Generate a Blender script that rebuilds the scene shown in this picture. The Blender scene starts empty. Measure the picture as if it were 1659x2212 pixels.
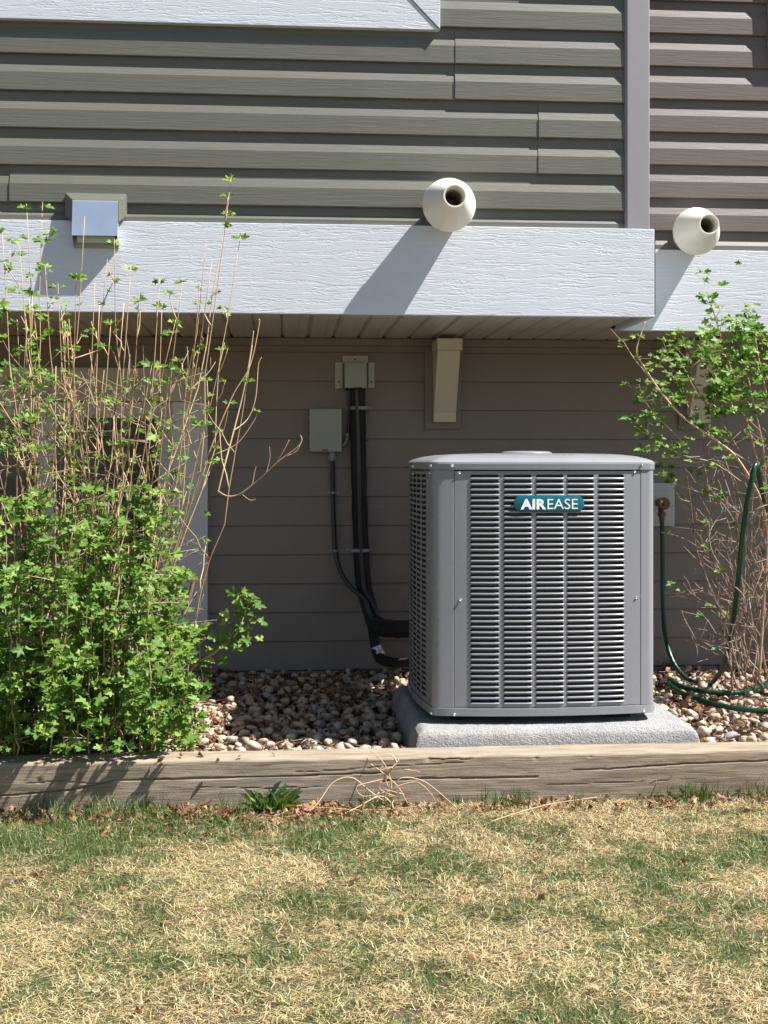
import bpy, bmesh, math, random
import numpy as np
from mathutils import Vector, Matrix, noise

random.seed(7); rng = np.random.default_rng(11)
R = math.radians
sc = bpy.context.scene
col = sc.collection

# ------------------------------------------------------------------ camera, sky, sun, exposure
YAW = R(4.43); FPX = 2700.0; HOR = 1000.0; CX = 829.5
CAM = Vector((0.0, -4.95, 0.797))
cd = bpy.data.cameras.new('camera'); cam = bpy.data.objects.new('camera', cd); col.objects.link(cam)
cam.location = CAM; cam.rotation_euler = (R(90), R(0.0), -YAW)
cd.sensor_fit = 'VERTICAL'; cd.sensor_height = 36.0; cd.lens = FPX / 2212 * 36.0
cd.shift_y = -(1106 - HOR) / 2212; cd.clip_end = 500; cd.clip_start = 0.05
sc.camera = cam

SUN_A, SUN_B = 0.69, 0.235            # light travels (-A, +B, -1)
sdir = Vector((-SUN_A, SUN_B, -1)).normalized()
elev = math.asin(-sdir.z); azim = math.atan2(-sdir.x, -sdir.y)
w = bpy.data.worlds.new("World"); sc.world = w; w.use_nodes = True
nt = w.node_tree; bg = nt.nodes['Background']
sky = nt.nodes.new('ShaderNodeTexSky'); sky.sky_type = 'NISHITA'; sky.sun_disc = False
sky.sun_elevation = elev; sky.sun_rotation = azim; sky.air_density = 1.0; sky.dust_density = 0.6
nt.links.new(sky.outputs[0], bg.inputs[0]); bg.inputs[1].default_value = 0.052
sl = bpy.data.lights.new('sun', 'SUN'); sl.energy = 5.0; sl.angle = R(0.55); sl.color = (1.0, 0.965, 0.91)
so = bpy.data.objects.new('sun', sl); col.objects.link(so)
so.rotation_euler = sdir.to_track_quat('-Z', 'Y').to_euler()
sc.view_settings.view_transform = 'Standard'; sc.view_settings.look = 'None'
sc.view_settings.gamma = 1; sc.view_settings.use_curve_mapping = False
sc.view_settings.exposure = 1.2

# ------------------------------------------------------------------ measuring from the photograph (units of a 1659x2212 view)
FW = Vector((math.sin(YAW), math.cos(YAW), 0)); RT = Vector((math.cos(YAW), -math.sin(YAW), 0))
def ray(x, y): return FW + RT * ((x - CX) / FPX) + Vector((0, 0, (HOR - y) / FPX))
def at(x, y, Y):
    d = ray(x, y); return CAM + d * ((Y - CAM.y) / d.y)
def onz(x, y, z):
    d = ray(x, y); return CAM + d * ((z - CAM.z) / d.z)
def proj(p):
    v = Vector(p) - CAM; d = v.dot(FW); return (CX + FPX * v.dot(RT) / d, HOR - FPX * v.z / d)

# ------------------------------------------------------------------ materials
def mk(name):
    m = bpy.data.materials.new(name); m.use_nodes = True
    t = m.node_tree; return m, t, t.nodes['Principled BSDF']
def N(t, kind, **kw):
    n = t.nodes.new(kind)
    for k, v in kw.items(): setattr(n, k, v)
    return n
def coords(t, scale, src='Object', rot=(0, 0, 0)):
    c = N(t, 'ShaderNodeTexCoord'); mp = N(t, 'ShaderNodeMapping'); mp.inputs['Scale'].default_value = scale
    mp.inputs['Rotation'].default_value = rot
    t.links.new(c.outputs[src], mp.inputs[0]); return mp.outputs[0]
def nz(t, vec, scale=1, detail=4, rough=0.55, dist=0.0):
    n = N(t, 'ShaderNodeTexNoise'); n.inputs['Scale'].default_value = scale; n.inputs['Detail'].default_value = detail
    n.inputs['Roughness'].default_value = rough; n.inputs['Distortion'].default_value = dist
    t.links.new(vec, n.inputs['Vector']); return n.outputs['Fac']
def ramp(t, fac, stops):
    r = N(t, 'ShaderNodeValToRGB'); e = r.color_ramp.elements
    while len(e) < len(stops): e.new(0.5)
    for i, (p, c) in enumerate(stops):
        e[i].position = p; e[i].color = (c[0], c[1], c[2], 1) if not isinstance(c, (int, float)) else (c, c, c, 1)
    t.links.new(fac, r.inputs[0]); return r.outputs[0]
def mixc(t, fac, a, b, mode='MIX'):
    m = N(t, 'ShaderNodeMix', data_type='RGBA', blend_type=mode)
    for s, v in ((m.inputs[0], fac), (m.inputs[6], a), (m.inputs[7], b)):
        if hasattr(v, 'links'): t.links.new(v, s)
        elif isinstance(v, (int, float)): s.default_value = v
        else: s.default_value = (v[0], v[1], v[2], 1)
    return m.outputs[2]
def math_(t, op, a, b=0.0):
    m = N(t, 'ShaderNodeMath', operation=op)
    for s, v in ((m.inputs[0], a), (m.inputs[1], b)):
        if hasattr(v, 'links'): t.links.new(v, s)
        else: s.default_value = v
    return m.outputs[0]
def bump(t, bs, h, strength=0.5, dist=0.002):
    b = N(t, 'ShaderNodeBump'); b.inputs['Strength'].default_value = strength; b.inputs['Distance'].default_value = dist
    t.links.new(h, b.inputs['Height']); t.links.new(b.outputs[0], bs.inputs['Normal']); return b

def vinyl(name, c, grain=0.35, rough=0.5, var=0.06, dirt=0.12):
    m, t, b = mk(name)
    v = coords(t, (5, 5, 90)); g = nz(t, v, 1.6, 5, 0.6, 0.6)
    big = nz(t, coords(t, (0.9, 0.9, 1.5)), 1.0, 3)
    fine = nz(t, coords(t, (60, 60, 60)), 3.0, 2)
    cc = mixc(t, big, [x * (1 - var) for x in c], [x * (1 + var) for x in c])
    dv = nz(t, coords(t, (9, 9, 1.2)), 1.0, 6, 0.65)
    cc = mixc(t, math_(t, 'MULTIPLY', ramp(t, dv, [(0.45, 0.0), (0.8, 1.0)]), dirt * 2), cc, [x * 0.72 for x in c])
    t.links.new(cc, b.inputs['Base Color']); b.inputs['Roughness'].default_value = rough
    h = math_(t, 'ADD', g, math_(t, 'MULTIPLY', fine, 0.15))
    bump(t, b, h, grain, 0.0016)
    return m
M = {}
M['olive'] = vinyl('olive_vinyl', (0.130, 0.130, 0.106), 0.6)
M['mauve'] = vinyl('mauve_vinyl', (0.140, 0.118, 0.106), 0.6)
M['taupe'] = vinyl('taupe_vinyl', (0.228, 0.188, 0.162), 0.3)
M['post'] = vinyl('post_vinyl', (0.30, 0.285, 0.31), 0.12)
M['soffit'] = vinyl('soffit_vinyl', (0.56, 0.50, 0.44), 0.1, 0.32, 0.1, 0.2)
M['bracket'] = vinyl('bracket_paint', (0.62, 0.56, 0.46), 0.15, 0.45)
M['casing'] = vinyl('casing_vinyl', (0.64, 0.64, 0.65), 0.15)
M['header'] = vinyl('header_vinyl', (0.50, 0.46, 0.39), 0.25)

def white_board(name):
    m, t, b = mk(name)
    base = coords(t, (1, 1, 1))
    wob = nz(t, coords(t, (5.5, 5.5, 9)), 1.0, 2)
    comb = N(t, 'ShaderNodeSeparateXYZ'); t.links.new(base, comb.inputs[0])
    zz = math_(t, 'ADD', math_(t, 'MULTIPLY', comb.outputs[2], 185.0), math_(t, 'MULTIPLY', wob, 6.5))
    cb = N(t, 'ShaderNodeCombineXYZ'); t.links.new(math_(t, 'MULTIPLY', comb.outputs[0], 9.0), cb.inputs[0])
    t.links.new(math_(t, 'MULTIPLY', comb.outputs[1], 9.0), cb.inputs[1]); t.links.new(zz, cb.inputs[2])
    n1 = nz(t, cb.outputs[0], 1.05, 1.5, 0.4)
    ridge = ramp(t, n1, [(0.40, 0.0), (0.52, 1.0), (0.62, 0.7)])
    cb2 = N(t, 'ShaderNodeCombineXYZ'); t.links.new(math_(t, 'MULTIPLY', comb.outputs[0], 62.0), cb2.inputs[0])
    t.links.new(math_(t, 'MULTIPLY', zz, 1.25), cb2.inputs[2]); t.links.new(math_(t, 'MULTIPLY', comb.outputs[1], 42.0), cb2.inputs[1])
    n2 = nz(t, cb2.outputs[0], 1.0, 1.0, 0.4)
    dash = ramp(t, n2, [(0.55, 0.0), (0.62, 1.0)])
    h = math_(t, 'MAXIMUM', ridge, math_(t, 'MULTIPLY', dash, 0.9))
    dirt = nz(t, coords(t, (2, 2, 5)), 1.0, 5)
    t.links.new(ramp(t, dirt, [(0.3, (0.63, 0.655, 0.72)), (0.75, (0.585, 0.61, 0.67))]), b.inputs['Base Color'])
    b.inputs['Roughness'].default_value = 0.42
    bump(t, b, h, 0.5, 0.0011)
    return m
M['white'] = white_board('white_embossed_board')

def painted(name, c, rough=0.4, metallic=0.0, orange=0.06, scale=350, spots=None):
    m, t, b = mk(name)
    n = nz(t, coords(t, (1, 1, 1)), scale, 2)
    big = nz(t, coords(t, (1, 1, 1)), 5, 4)
    cc = mixc(t, big, [x * 0.93 for x in c], [min(1, x * 1.06) for x in c])
    if spots is not None:
        s = nz(t, coords(t, (1, 1, 1)), 38, 6, 0.7)
        cc = mixc(t, ramp(t, s, [(0.6, 0.0), (0.72, 0.7)]), cc, spots)
    t.links.new(cc, b.inputs['Base Color'])
    rr = ramp(t, nz(t, coords(t, (1, 1, 1)), 11, 5), [(0.3, rough * 0.85), (0.7, rough * 1.2)])
    t.links.new(rr, b.inputs['Roughness']); b.inputs['Metallic'].default_value = metallic
    if orange: bump(t, b, n, orange, 0.0006)
    return m
M['ac'] = painted('powder_coated_grey_steel', (0.238, 0.243, 0.262), 0.28, 0.0, 0.12, 700)
M['coil'] = painted('coil_fins', (0.055, 0.058, 0.075), 0.5)
M['gap'] = painted('flat_black', (0.01, 0.01, 0.01), 0.8)
M['screw'] = painted('zinc_screw', (0.72, 0.72, 0.74), 0.28, 0.9)
M['badge'] = painted('teal_badge', (0.004, 0.115, 0.165), 0.3, 0.0, 0)
M['letter'] = painted('white_letter', (0.85, 0.88, 0.88), 0.4, 0.0, 0)
M['pvc'] = painted('cream_pvc', (0.80, 0.77, 0.69), 0.38, 0.0, 0.03, 80, (0.62, 0.56, 0.44))
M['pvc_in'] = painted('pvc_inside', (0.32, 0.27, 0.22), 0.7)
M['galv'] = painted('galvanised_hood', (0.62, 0.68, 0.78), 0.33, 0.75, 0.05, 60)
M['box'] = painted('grey_green_box', (0.32, 0.34, 0.30), 0.42)
M['boxl'] = painted('flange_grey', (0.48, 0.49, 0.43), 0.45, 0, 0.05, 90, (0.2, 0.18, 0.12))
M['foam'] = painted('black_pipe_foam', (0.010, 0.010, 0.011), 0.75, 0, 0.4, 120)
M['conduit'] = painted('dark_conduit', (0.030, 0.033, 0.038), 0.38)
M['tape'] = painted('silver_tape', (0.75, 0.75, 0.74), 0.35, 0.5)
M['strap'] = painted('plastic_strap', (0.26, 0.26, 0.27), 0.45)
M['brass'] = painted('old_brass', (0.17, 0.095, 0.055), 0.45, 0.6, 0.1, 60)
M['block'] = painted('white_block', (0.50, 0.50, 0.49), 0.5)
M['frame_white'] = painted('window_vinyl', (0.55, 0.53, 0.48), 0.4)
M['rust'] = painted('rusty_screw', (0.12, 0.07, 0.03), 0.8)
M['jet'] = painted('dark_hole', (0.01, 0.01, 0.01), 0.9)

def hose_mat():
    m, t, b = mk('green_hose')
    wv = N(t, 'ShaderNodeTexWave'); wv.inputs['Scale'].default_value = 60; wv.inputs['Distortion'].default_value = 1
    t.links.new(coords(t, (1, 1, 1)), wv.inputs[0])
    t.links.new(ramp(t, wv.outputs['Fac'], [(0.2, (0.002, 0.030, 0.015)), (0.8, (0.003, 0.065, 0.030))]), b.inputs['Base Color'])
    b.inputs['Roughness'].default_value = 0.3; bump(t, b, wv.outputs['Fac'], 0.2, 0.001); return m
M['hose'] = hose_mat()
def glass_mat():
    m, t, b = mk('window_glass')
    b.inputs['Base Color'].default_value = (0.03, 0.035, 0.04, 1); b.inputs['Roughness'].default_value = 0.04
    b.inputs['Specular IOR Level'].default_value = 0.8
    n = nz(t, coords(t, (1, 1, 1)), 5, 2); bump(t, b, n, 0.03, 0.01); return m
M['glass'] = glass_mat()

def concrete():
    m, t, b = mk('rough_concrete')
    c = coords(t, (1, 1, 1)); a = nz(t, c, 9, 5); f = nz(t, c, 260, 3, 0.7); mid = nz(t, c, 90, 4, 0.65)
    cc = ramp(t, a, [(0.3, (0.28, 0.28, 0.28)), (0.7, (0.40, 0.395, 0.39))])
    cc = mixc(t, ramp(t, f, [(0.42, 0.55), (0.52, 0.0)]), cc, (0.13, 0.13, 0.135))
    st = nz(t, c, 3.5, 6, 0.7); cc = mixc(t, ramp(t, st, [(0.5, 0.0), (0.75, 0.5)]), cc, (0.20, 0.17, 0.13))
    t.links.new(cc, b.inputs['Base Color']); b.inputs['Roughness'].default_value = 0.85
    bump(t, b, math_(t, 'ADD', mid, math_(t, 'MULTIPLY', f, 0.6)), 1.0, 0.006); return m
M['concrete'] = concrete()

def timber_mat(name='weathered_timber'):
    m, t, b = mk(name)
    wob = nz(t, coords(t, (1.1, 1.1, 6)), 1, 2)
    g = nz(t, coords(t, (5, 26, 70)), 1.3, 7, 0.68, 0.5)
    g2 = nz(t, coords(t, (9, 60, 210)), 1.3, 6, 0.7, 0.35)
    saw = N(t, 'ShaderNodeTexWave', wave_type='BANDS', bands_direction='X'); saw.inputs['Scale'].default_value = 45
    saw.inputs['Distortion'].default_value = 5; saw.inputs['Detail'].default_value = 3; saw.inputs['Detail Scale'].default_value = 2
    t.links.new(coords(t, (1, 1, 1), rot=(0, R(28), 0)), saw.inputs[0])
    cc = ramp(t, g, [(0.22, (0.09, 0.066, 0.045)), (0.42, (0.235, 0.18, 0.13)), (0.6, (0.34, 0.275, 0.195)), (0.8, (0.50, 0.42, 0.29))])
    cc = mixc(t, math_(t, 'MULTIPLY', ramp(t, g2, [(0.3, 0.9), (0.5, 0.0)]), 0.55), cc, (0.13, 0.095, 0.065))
    st = nz(t, coords(t, (1.6, 3, 5)), 1.0, 4)
    cc = mixc(t, ramp(t, st, [(0.4, 0.0), (0.7, 0.45)]), cc, (0.30, 0.275, 0.245))
    t.links.new(cc, b.inputs['Base Color']); b.inputs['Roughness'].default_value = 0.85
    h = math_(t, 'ADD', math_(t, 'MULTIPLY', g2, 0.9), math_(t, 'MULTIPLY', saw.outputs['Fac'], 0.05))
    bump(t, b, math_(t, 'ADD', h, math_(t, 'MULTIPLY', g, 0.8)), 0.7, 0.0028); return m
M['timber'] = timber_mat()

def island_random(t):
    oi = N(t, 'ShaderNodeObjectInfo'); g = N(t, 'ShaderNodeNewGeometry')
    return math_(t, 'FRACT', math_(t, 'ADD', math_(t, 'MULTIPLY', oi.outputs['Random'], 7.31), g.outputs['Random Per Island']))
def stone_mat():
    m, t, b = mk('river_stone'); r = island_random(t)
    cc = ramp(t, r, [(0.0, (0.50, 0.36, 0.235)), (0.15, (0.29, 0.25, 0.215)), (0.3, (0.60, 0.49, 0.36)), (0.45, (0.42, 0.27, 0.19)),
                     (0.58, (0.19, 0.185, 0.19)), (0.7, (0.60, 0.44, 0.29)), (0.85, (0.40, 0.35, 0.30)), (1.0, (0.36, 0.28, 0.18))])
    n = nz(t, coords(t, (1, 1, 1)), 26, 6, 0.65, 0.6); s = nz(t, coords(t, (1, 1, 1)), 190, 3)
    cc = mixc(t, ramp(t, n, [(0.35, 0.0), (0.75, 0.5)]), cc, (0.52, 0.44, 0.34))
    cc = mixc(t, ramp(t, s, [(0.34, 0.5), (0.48, 0.0)]), cc, (0.13, 0.10, 0.08))
    t.links.new(cc, b.inputs['Base Color']); b.inputs['Roughness'].default_value = 0.6
    bump(t, b, math_(t, 'ADD', n, math_(t, 'MULTIPLY', s, 0.3)), 0.3, 0.002); return m
M['stone'] = stone_mat()

def soil_mat():
    m, t, b = mk('dark_soil'); c = coords(t, (1, 1, 1)); n = nz(t, c, 30, 8, 0.7)
    t.links.new(ramp(t, n, [(0.3, (0.018, 0.011, 0.007)), (0.6, (0.05, 0.032, 0.02)), (0.8, (0.12, 0.075, 0.045))]), b.inputs['Base Color'])
    b.inputs['Roughness'].default_value = 0.95; bump(t, b, n, 1.0, 0.02); return m
M['soil'] = soil_mat()
def lawn_mat():
    m, t, b = mk('lawn_thatch'); c = coords(t, (1, 1, 1)); n = nz(t, c, 70, 6, 0.7); g = nz(t, c, 3.2, 4)
    a = ramp(t, n, [(0.3, (0.03, 0.02, 0.01)), (0.55, (0.10, 0.07, 0.035)), (0.8, (0.26, 0.19, 0.10))])
    a = mixc(t, ramp(t, g, [(0.5, 0.0), (0.65, 0.55)]), a, (0.06, 0.10, 0.025))
    t.links.new(a, b.inputs['Base Color']); b.inputs['Roughness'].default_value = 0.95; bump(t, b, n, 0.8, 0.01); return m
M['lawn'] = lawn_mat()

def blade_mat(name, stops, trans=0.25, rough=0.5, obj=True, spec=0.4):
    m, t, b = mk(name)
    r = island_random(t)
    cc = ramp(t, r, stops)
    t.links.new(cc, b.inputs['Base Color']); b.inputs['Roughness'].default_value = rough
    b.inputs['Specular IOR Level'].default_value = spec
    tr = N(t, 'ShaderNodeBsdfTranslucent'); t.links.new(mixc(t, 0.5, cc, (1, 1, 0.3), 'MULTIPLY'), tr.inputs[0])
    mx = N(t, 'ShaderNodeMixShader'); mx.inputs[0].default_value = trans
    t.links.new(b.outputs[0], mx.inputs[1]); t.links.new(tr.outputs[0], mx.inputs[2])
    t.links.new(mx.outputs[0], t.nodes['Material Output'].inputs[0]); return m
M['dry'] = blade_mat('dry_grass', [(0.0, (0.54, 0.38, 0.18)), (0.22, (0.76, 0.59, 0.32)), (0.42, (0.22, 0.13, 0.06)), (0.6, (0.64, 0.47, 0.24)), (0.8, (0.90, 0.77, 0.48)), (1.0, (0.30, 0.25, 0.09))], 0.18, 0.55)
M['green'] = blade_mat('green_grass', [(0.0, (0.055, 0.11, 0.032)), (0.35, (0.10, 0.175, 0.042)), (0.6, (0.03, 0.07, 0.027)), (0.8, (0.23, 0.28, 0.07)), (1.0, (0.055, 0.13, 0.037))], 0.3, 0.4)
M['leaf'] = blade_mat('currant_leaf', [(0.0, (0.105, 0.215, 0.028)), (0.25, (0.17, 0.295, 0.045)), (0.5, (0.06, 0.14, 0.022)), (0.75, (0.27, 0.39, 0.07)), (1.0, (0.12, 0.24, 0.032))], 0.36, 0.5, spec=0.35)
M['deadleaf'] = blade_mat('dead_leaf', [(0.0, (0.17, 0.08, 0.04)), (0.3, (0.30, 0.15, 0.075)), (0.5, (0.08, 0.04, 0.022)), (0.75, (0.22, 0.10, 0.055)), (0.9, (0.46, 0.31, 0.18)), (1.0, (0.26, 0.11, 0.06))], 0.15, 0.6)
def stem_mat(name, a, bb):
    m, t, b = mk(name); n = nz(t, coords(t, (1, 1, 0.3)), 60, 5); r = island_random(t)
    cc = mixc(t, r, a, bb); cc = mixc(t, ramp(t, n, [(0.5, 0.0), (0.75, 0.6)]), cc, [x * 0.45 for x in a])
    t.links.new(cc, b.inputs['Base Color']); b.inputs['Roughness'].default_value = 0.65; bump(t, b, n, 0.4, 0.001); return m
M['stem'] = stem_mat('tan_stem', (0.46, 0.29, 0.15), (0.66, 0.47, 0.27))
M['twig'] = stem_mat('grey_twig', (0.20, 0.13, 0.085), (0.42, 0.31, 0.22))
M['vine'] = stem_mat('dry_vine', (0.45, 0.28, 0.17), (0.62, 0.46, 0.30))

# ------------------------------------------------------------------ mesh helpers
class MB:
    def __init__(s): s.v = []; s.f = []
    def add(s, vs, fs):
        o = len(s.v); s.v.extend([tuple(v) for v in vs]); s.f.extend([tuple(i + o for i in f) for f in fs])
    def box(s, x0, x1, y0, y1, z0, z1):
        s.add([(x0,y0,z0),(x1,y0,z0),(x1,y1,z0),(x0,y1,z0),(x0,y0,z1),(x1,y0,z1),(x1,y1,z1),(x0,y1,z1)],
              [(0,3,2,1),(4,5,6,7),(0,1,5,4),(1,2,6,5),(2,3,7,6),(3,0,4,7)])
    def prism(s, pts, x0, x1):          # closed (y, z) profile, counter-clockwise seen from -X, pushed along X
        n = len(pts)
        s.add([(x0, p[0], p[1]) for p in pts] + [(x1, p[0], p[1]) for p in pts],
              [(i, (i+1) % n, n + (i+1) % n, n + i) for i in range(n)] + [tuple(range(n-1, -1, -1)), tuple(range(n, 2*n))])
    def tube(s, pts, rad, seg=6, caps=True):
        pts = [Vector(p) for p in pts]; n = len(pts)
        if not hasattr(rad, '__len__'): rad = [rad] * n
        vs = []; up = Vector((0.3, 0.7, 0.2)).normalized()
        for i, p in enumerate(pts):
            d = (pts[min(i+1, n-1)] - pts[max(i-1, 0)]).normalized()
            a = d.cross(up)
            if a.length < 1e-3: a = d.cross(Vector((1, 0, 0)))
            a.normalize(); b = d.cross(a).normalized(); up = b.cross(d) * -1 if False else up
            for k in range(seg):
                an = 2 * math.pi * k / seg; vs.append(p + a * (math.cos(an) * rad[i]) + b * (math.sin(an) * rad[i]))
        fs = [(i*seg+k, i*seg+(k+1) % seg, (i+1)*seg+(k+1) % seg, (i+1)*seg+k) for i in range(n-1) for k in range(seg)]
        if caps: fs += [tuple(range(seg-1, -1, -1)), tuple(range((n-1)*seg, n*seg))]
        s.add(vs, fs)
    def lathe(s, prof, c, axis, seg=32):   # prof [(distance along axis, radius)]
        axis = Vector(axis).normalized(); a = axis.orthogonal().normalized(); b = axis.cross(a); c = Vector(c)
        vs = []
        for (h, r) in prof:
            for k in range(seg):
                an = 2 * math.pi * k / seg; vs.append(c + axis * h + a * (r * math.cos(an)) + b * (r * math.sin(an)))
        n = len(prof)
        s.add(vs, [(i*seg+k, i*seg+(k+1) % seg, (i+1)*seg+(k+1) % seg, (i+1)*seg+k) for i in range(n-1) for k in range(seg)])
    def mesh(s, name, smooth=False):
        m = bpy.data.meshes.new(name); m.from_pydata(s.v, [], s.f)
        bm = bmesh.new(); bm.from_mesh(m); bmesh.ops.recalc_face_normals(bm, faces=bm.faces); bm.to_mesh(m); bm.free()
        if smooth:
            for p in m.polygons: p.use_smooth = True
        m.update(); return m
def link(name, mesh, mat=None, parent=None, loc=None, rot=None):
    o = bpy.data.objects.new(name, mesh); col.objects.link(o)
    if mat is not None and not mesh.materials: mesh.materials.append(mat)
    if parent: o.parent = parent
    if loc is not None: o.location = loc
    if rot is not None: o.rotation_euler = rot
    return o
def build(mb, name, mat, parent=None, smooth=False, bevel=0, seg=2, auto=None):
    m = mb.mesh(name, smooth)
    if bevel:
        bm = bmesh.new(); bm.from_mesh(m)
        es = [e for e in bm.edges if len(e.link_faces) == 2 and e.calc_face_angle() > R(25)]
        bmesh.ops.bevel(bm, geom=es, offset=bevel, segments=seg, profile=0.6, affect='EDGES'); bm.to_mesh(m); bm.free()
    if auto:
        for p in m.polygons: p.use_smooth = True
        try: m.set_sharp_from_angle(angle=R(auto))
        except Exception: pass
    o = link(name, m, mat)
    if parent:
        o.parent = parent; o.matrix_parent_inverse = Matrix.Translation(parent.location).inverted() if parent.type == 'EMPTY' else parent_inv(parent)
    return o
def parent_inv(p):
    m = Matrix.Identity(4)
    while p:
        m = Matrix.Translation(p.location) @ Matrix.Identity(4) if False else m
        p = p.parent
    return m
def tag(o, label=None, cat=None, group=None, kind=None):
    if label: o['label'] = label
    if cat: o['category'] = cat
    if group: o['group'] = group
    if kind: o['kind'] = kind
    return o
def empty(name, loc, label, cat, group=None):
    o = bpy.data.objects.new(name, None); col.objects.link(o); o.location = loc; o.empty_display_size = 0.05
    return tag(o, label, cat, group)
def np_mesh(name, verts, faces_flat, loop_tot, mat, smooth=True):
    m = bpy.data.meshes.new(name)
    m.vertices.add(len(verts)); m.vertices.foreach_set('co', verts.astype(np.float32).ravel())
    m.loops.add(len(faces_flat)); m.loops.foreach_set('vertex_index', faces_flat.astype(np.int32))
    m.polygons.add(len(loop_tot)); st = np.concatenate(([0], np.cumsum(loop_tot)[:-1]))
    m.polygons.foreach_set('loop_start', st.astype(np.int32)); m.polygons.foreach_set('loop_total', loop_tot.astype(np.int32))
    m.update(calc_edges=True); m.validate(verbose=False)
    if smooth: m.polygons.foreach_set('use_smooth', np.ones(len(loop_tot), dtype=bool))
    m.materials.append(mat); return m

# ------------------------------------------------------------------ ground
g = MB(); g.add([(-60, -80, -.132), (60, -80, -.132), (60, 1.0, -.132), (-60, 1.0, -.132)], [(0, 1, 2, 3)])
tag(build(g, 'lawn', M['lawn']), kind='structure')
BX0, BX1 = -2.4, 3.2
nxs, nys = 150, 50
vs = []; fs = []
def bed_z(x, y): return -0.058 + 0.016 * (y + 1.46) / 1.46 + 0.010 * noise.noise(Vector((x * 2.2, y * 2.2, 1)))
for j in range(nys + 1):
    for i in range(nxs + 1):
        x = BX0 + (BX1 - BX0) * i / nxs; y = -1.462 + 1.44 * j / nys
        vs.append((x, y, bed_z(x, y) - 0.012 + 0.006 * noise.noise(Vector((x * 30, y * 30, 3)))))
for j in range(nys):
    for i in range(nxs): a = j * (nxs + 1) + i; fs.append((a, a + 1, a + nxs + 2, a + nxs + 1))
g = MB(); g.add(vs, fs); tag(build(g, 'bed_soil', M['soil'], smooth=True), kind='structure')

# ------------------------------------------------------------------ house
YF = -0.90; YU = -0.872       # front of left fascia / base plane of the left upper siding
YF2 = -0.475; YU2 = -0.448    # the set-back right part
ZB = at(CX, 680, YF).z        # bottom of both fascias
XE = at(1414, 600, YF).x      # right end of the left fascia
XPL, XPR = at(1353.5, 300, YU - .02).x, at(1403.5, 300, YU - .02).x
ZT = at(700, 484, YF).z; ZT2 = at(1540, 540.5, YF2).z
house = empty('house', (0, 0, 0), 'house wall with grey horizontal siding, overhanging white band board and soffit above the gravel bed', 'house')
def hp(mb, name, mat, **k): return build(mb, name, mat, house, **k)
mb = MB(); mb.box(-2.6, XPR - .01, YU + .004, 2.0, ZB + .03, 3.4); hp(mb, 'upper_wall', M['olive'])
mb = MB(); mb.box(XPR - .01, 3.4, YU2 + .004, 2.0, ZB + .03, 3.4); hp(mb, 'setback_wall', M['mauve'])
mb = MB(); mb.box(-2.6, 3.4, .004, 2.0, -.14, ZB + .03); hp(mb, 'lower_wall', M['taupe'])

def dutch(zb, p, Y, top=None):
    pr = [(Y, zb + .004), (Y - .006, zb), (Y - .0120, zb), (Y - .0128, zb + .0025), (Y - .0118, zb + .50 * p), (Y - .0112, zb + .515 * p),
          (Y - .0045, zb + .70 * p), (Y - .0030, zb + .735 * p), (Y - .0022, zb + p + .004)]
    return [(y, min(z, top)) if top else (y, z) for (y, z) in pr] + [(Y, min(zb + p + .004, top) if top else zb + p + .004)]
PU = 0.1180
XR_L = XPL + .004
zbut = [at(1200, y, YU - .014).z for y in (454, 376, 300, 220, 142.5, 64)]
PU = (zbut[-1] - zbut[0]) / 5
xj = {1: at(22, 410, YU - .015).x, 2: at(1165, 340, YU - .015).x, 3: at(1165, 265, YU - .015).x, 4: at(985, 180, YU - .015).x, 5: at(985, 110, YU - .015).x}
for i in range(-1, 15):
    zb = zbut[0] + PU * i
    top = None if zb + PU < 3.4 else 3.4
    if zb > 3.3: break
    kw = {}
    if i == -1:
        pr = dutch(ZT - .01, .046, YU)       # narrow finishing strip above the band board
        mb = MB(); mb.prism([(YU, ZT - .012), (YU - .012, ZT - .012), (YU - .012, ZT + .018), (YU - .004, ZT + .032), (YU - .002, zbut[0] + .004), (YU, zbut[0] + .004)], -2.5, XR_L)
        hp(mb, 'finishing_strip', M['olive']); continue
    if i in (0,): xs = [-2.5, xj[1], XR_L]
    elif i in (1, 2): xs = [-2.5, xj[2], XR_L]
    elif i in (3, 4): xs = [-2.5, xj[4], XR_L]
    else: xs = [-2.5, 0.05 + .37 * ((i * 7) % 5), XR_L]
    for k in range(len(xs) - 1):
        off = .0028 if (k == 1) else 0.0
        mb = MB(); mb.prism([(y - off * (1 if n_ not in (0, 9) else 0), z) for n_, (y, z) in enumerate(dutch(zb, PU, YU, top))], xs[k] - (.0 if k == 0 else .002), xs[k+1])
        o_ = hp(mb, 'siding_board', M['olive']); o_.location = (0, random.uniform(-.0006, .0006), random.uniform(-.0009, .0009)); o_.rotation_euler[1] = random.uniform(-.0005, .0005)
zb2 = [at(1500, y, YU2 - .014).z for y in (499, 72.5)]
P2 = (zb2[1] - zb2[0]) / 6
mb = MB(); mb.prism([(YU2, ZT2 - .012), (YU2 - .012, ZT2 - .012), (YU2 - .012, ZT2 + .020), (YU2 - .004, ZT2 + .036), (YU2 - .002, zb2[0] + .004), (YU2, zb2[0] + .004)], XPR - .005, 3.3)
hp(mb, 'finishing_strip', M['mauve'])
for i in range(0, 15):
    zb = zb2[0] + P2 * i
    if zb > 3.3: break
    mb = MB(); mb.prism(dutch(zb, P2, YU2, 3.4 if zb + P2 > 3.4 else None), XPR - .005, 3.3); hp(mb, 'siding_board', M['mauve'])

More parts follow.
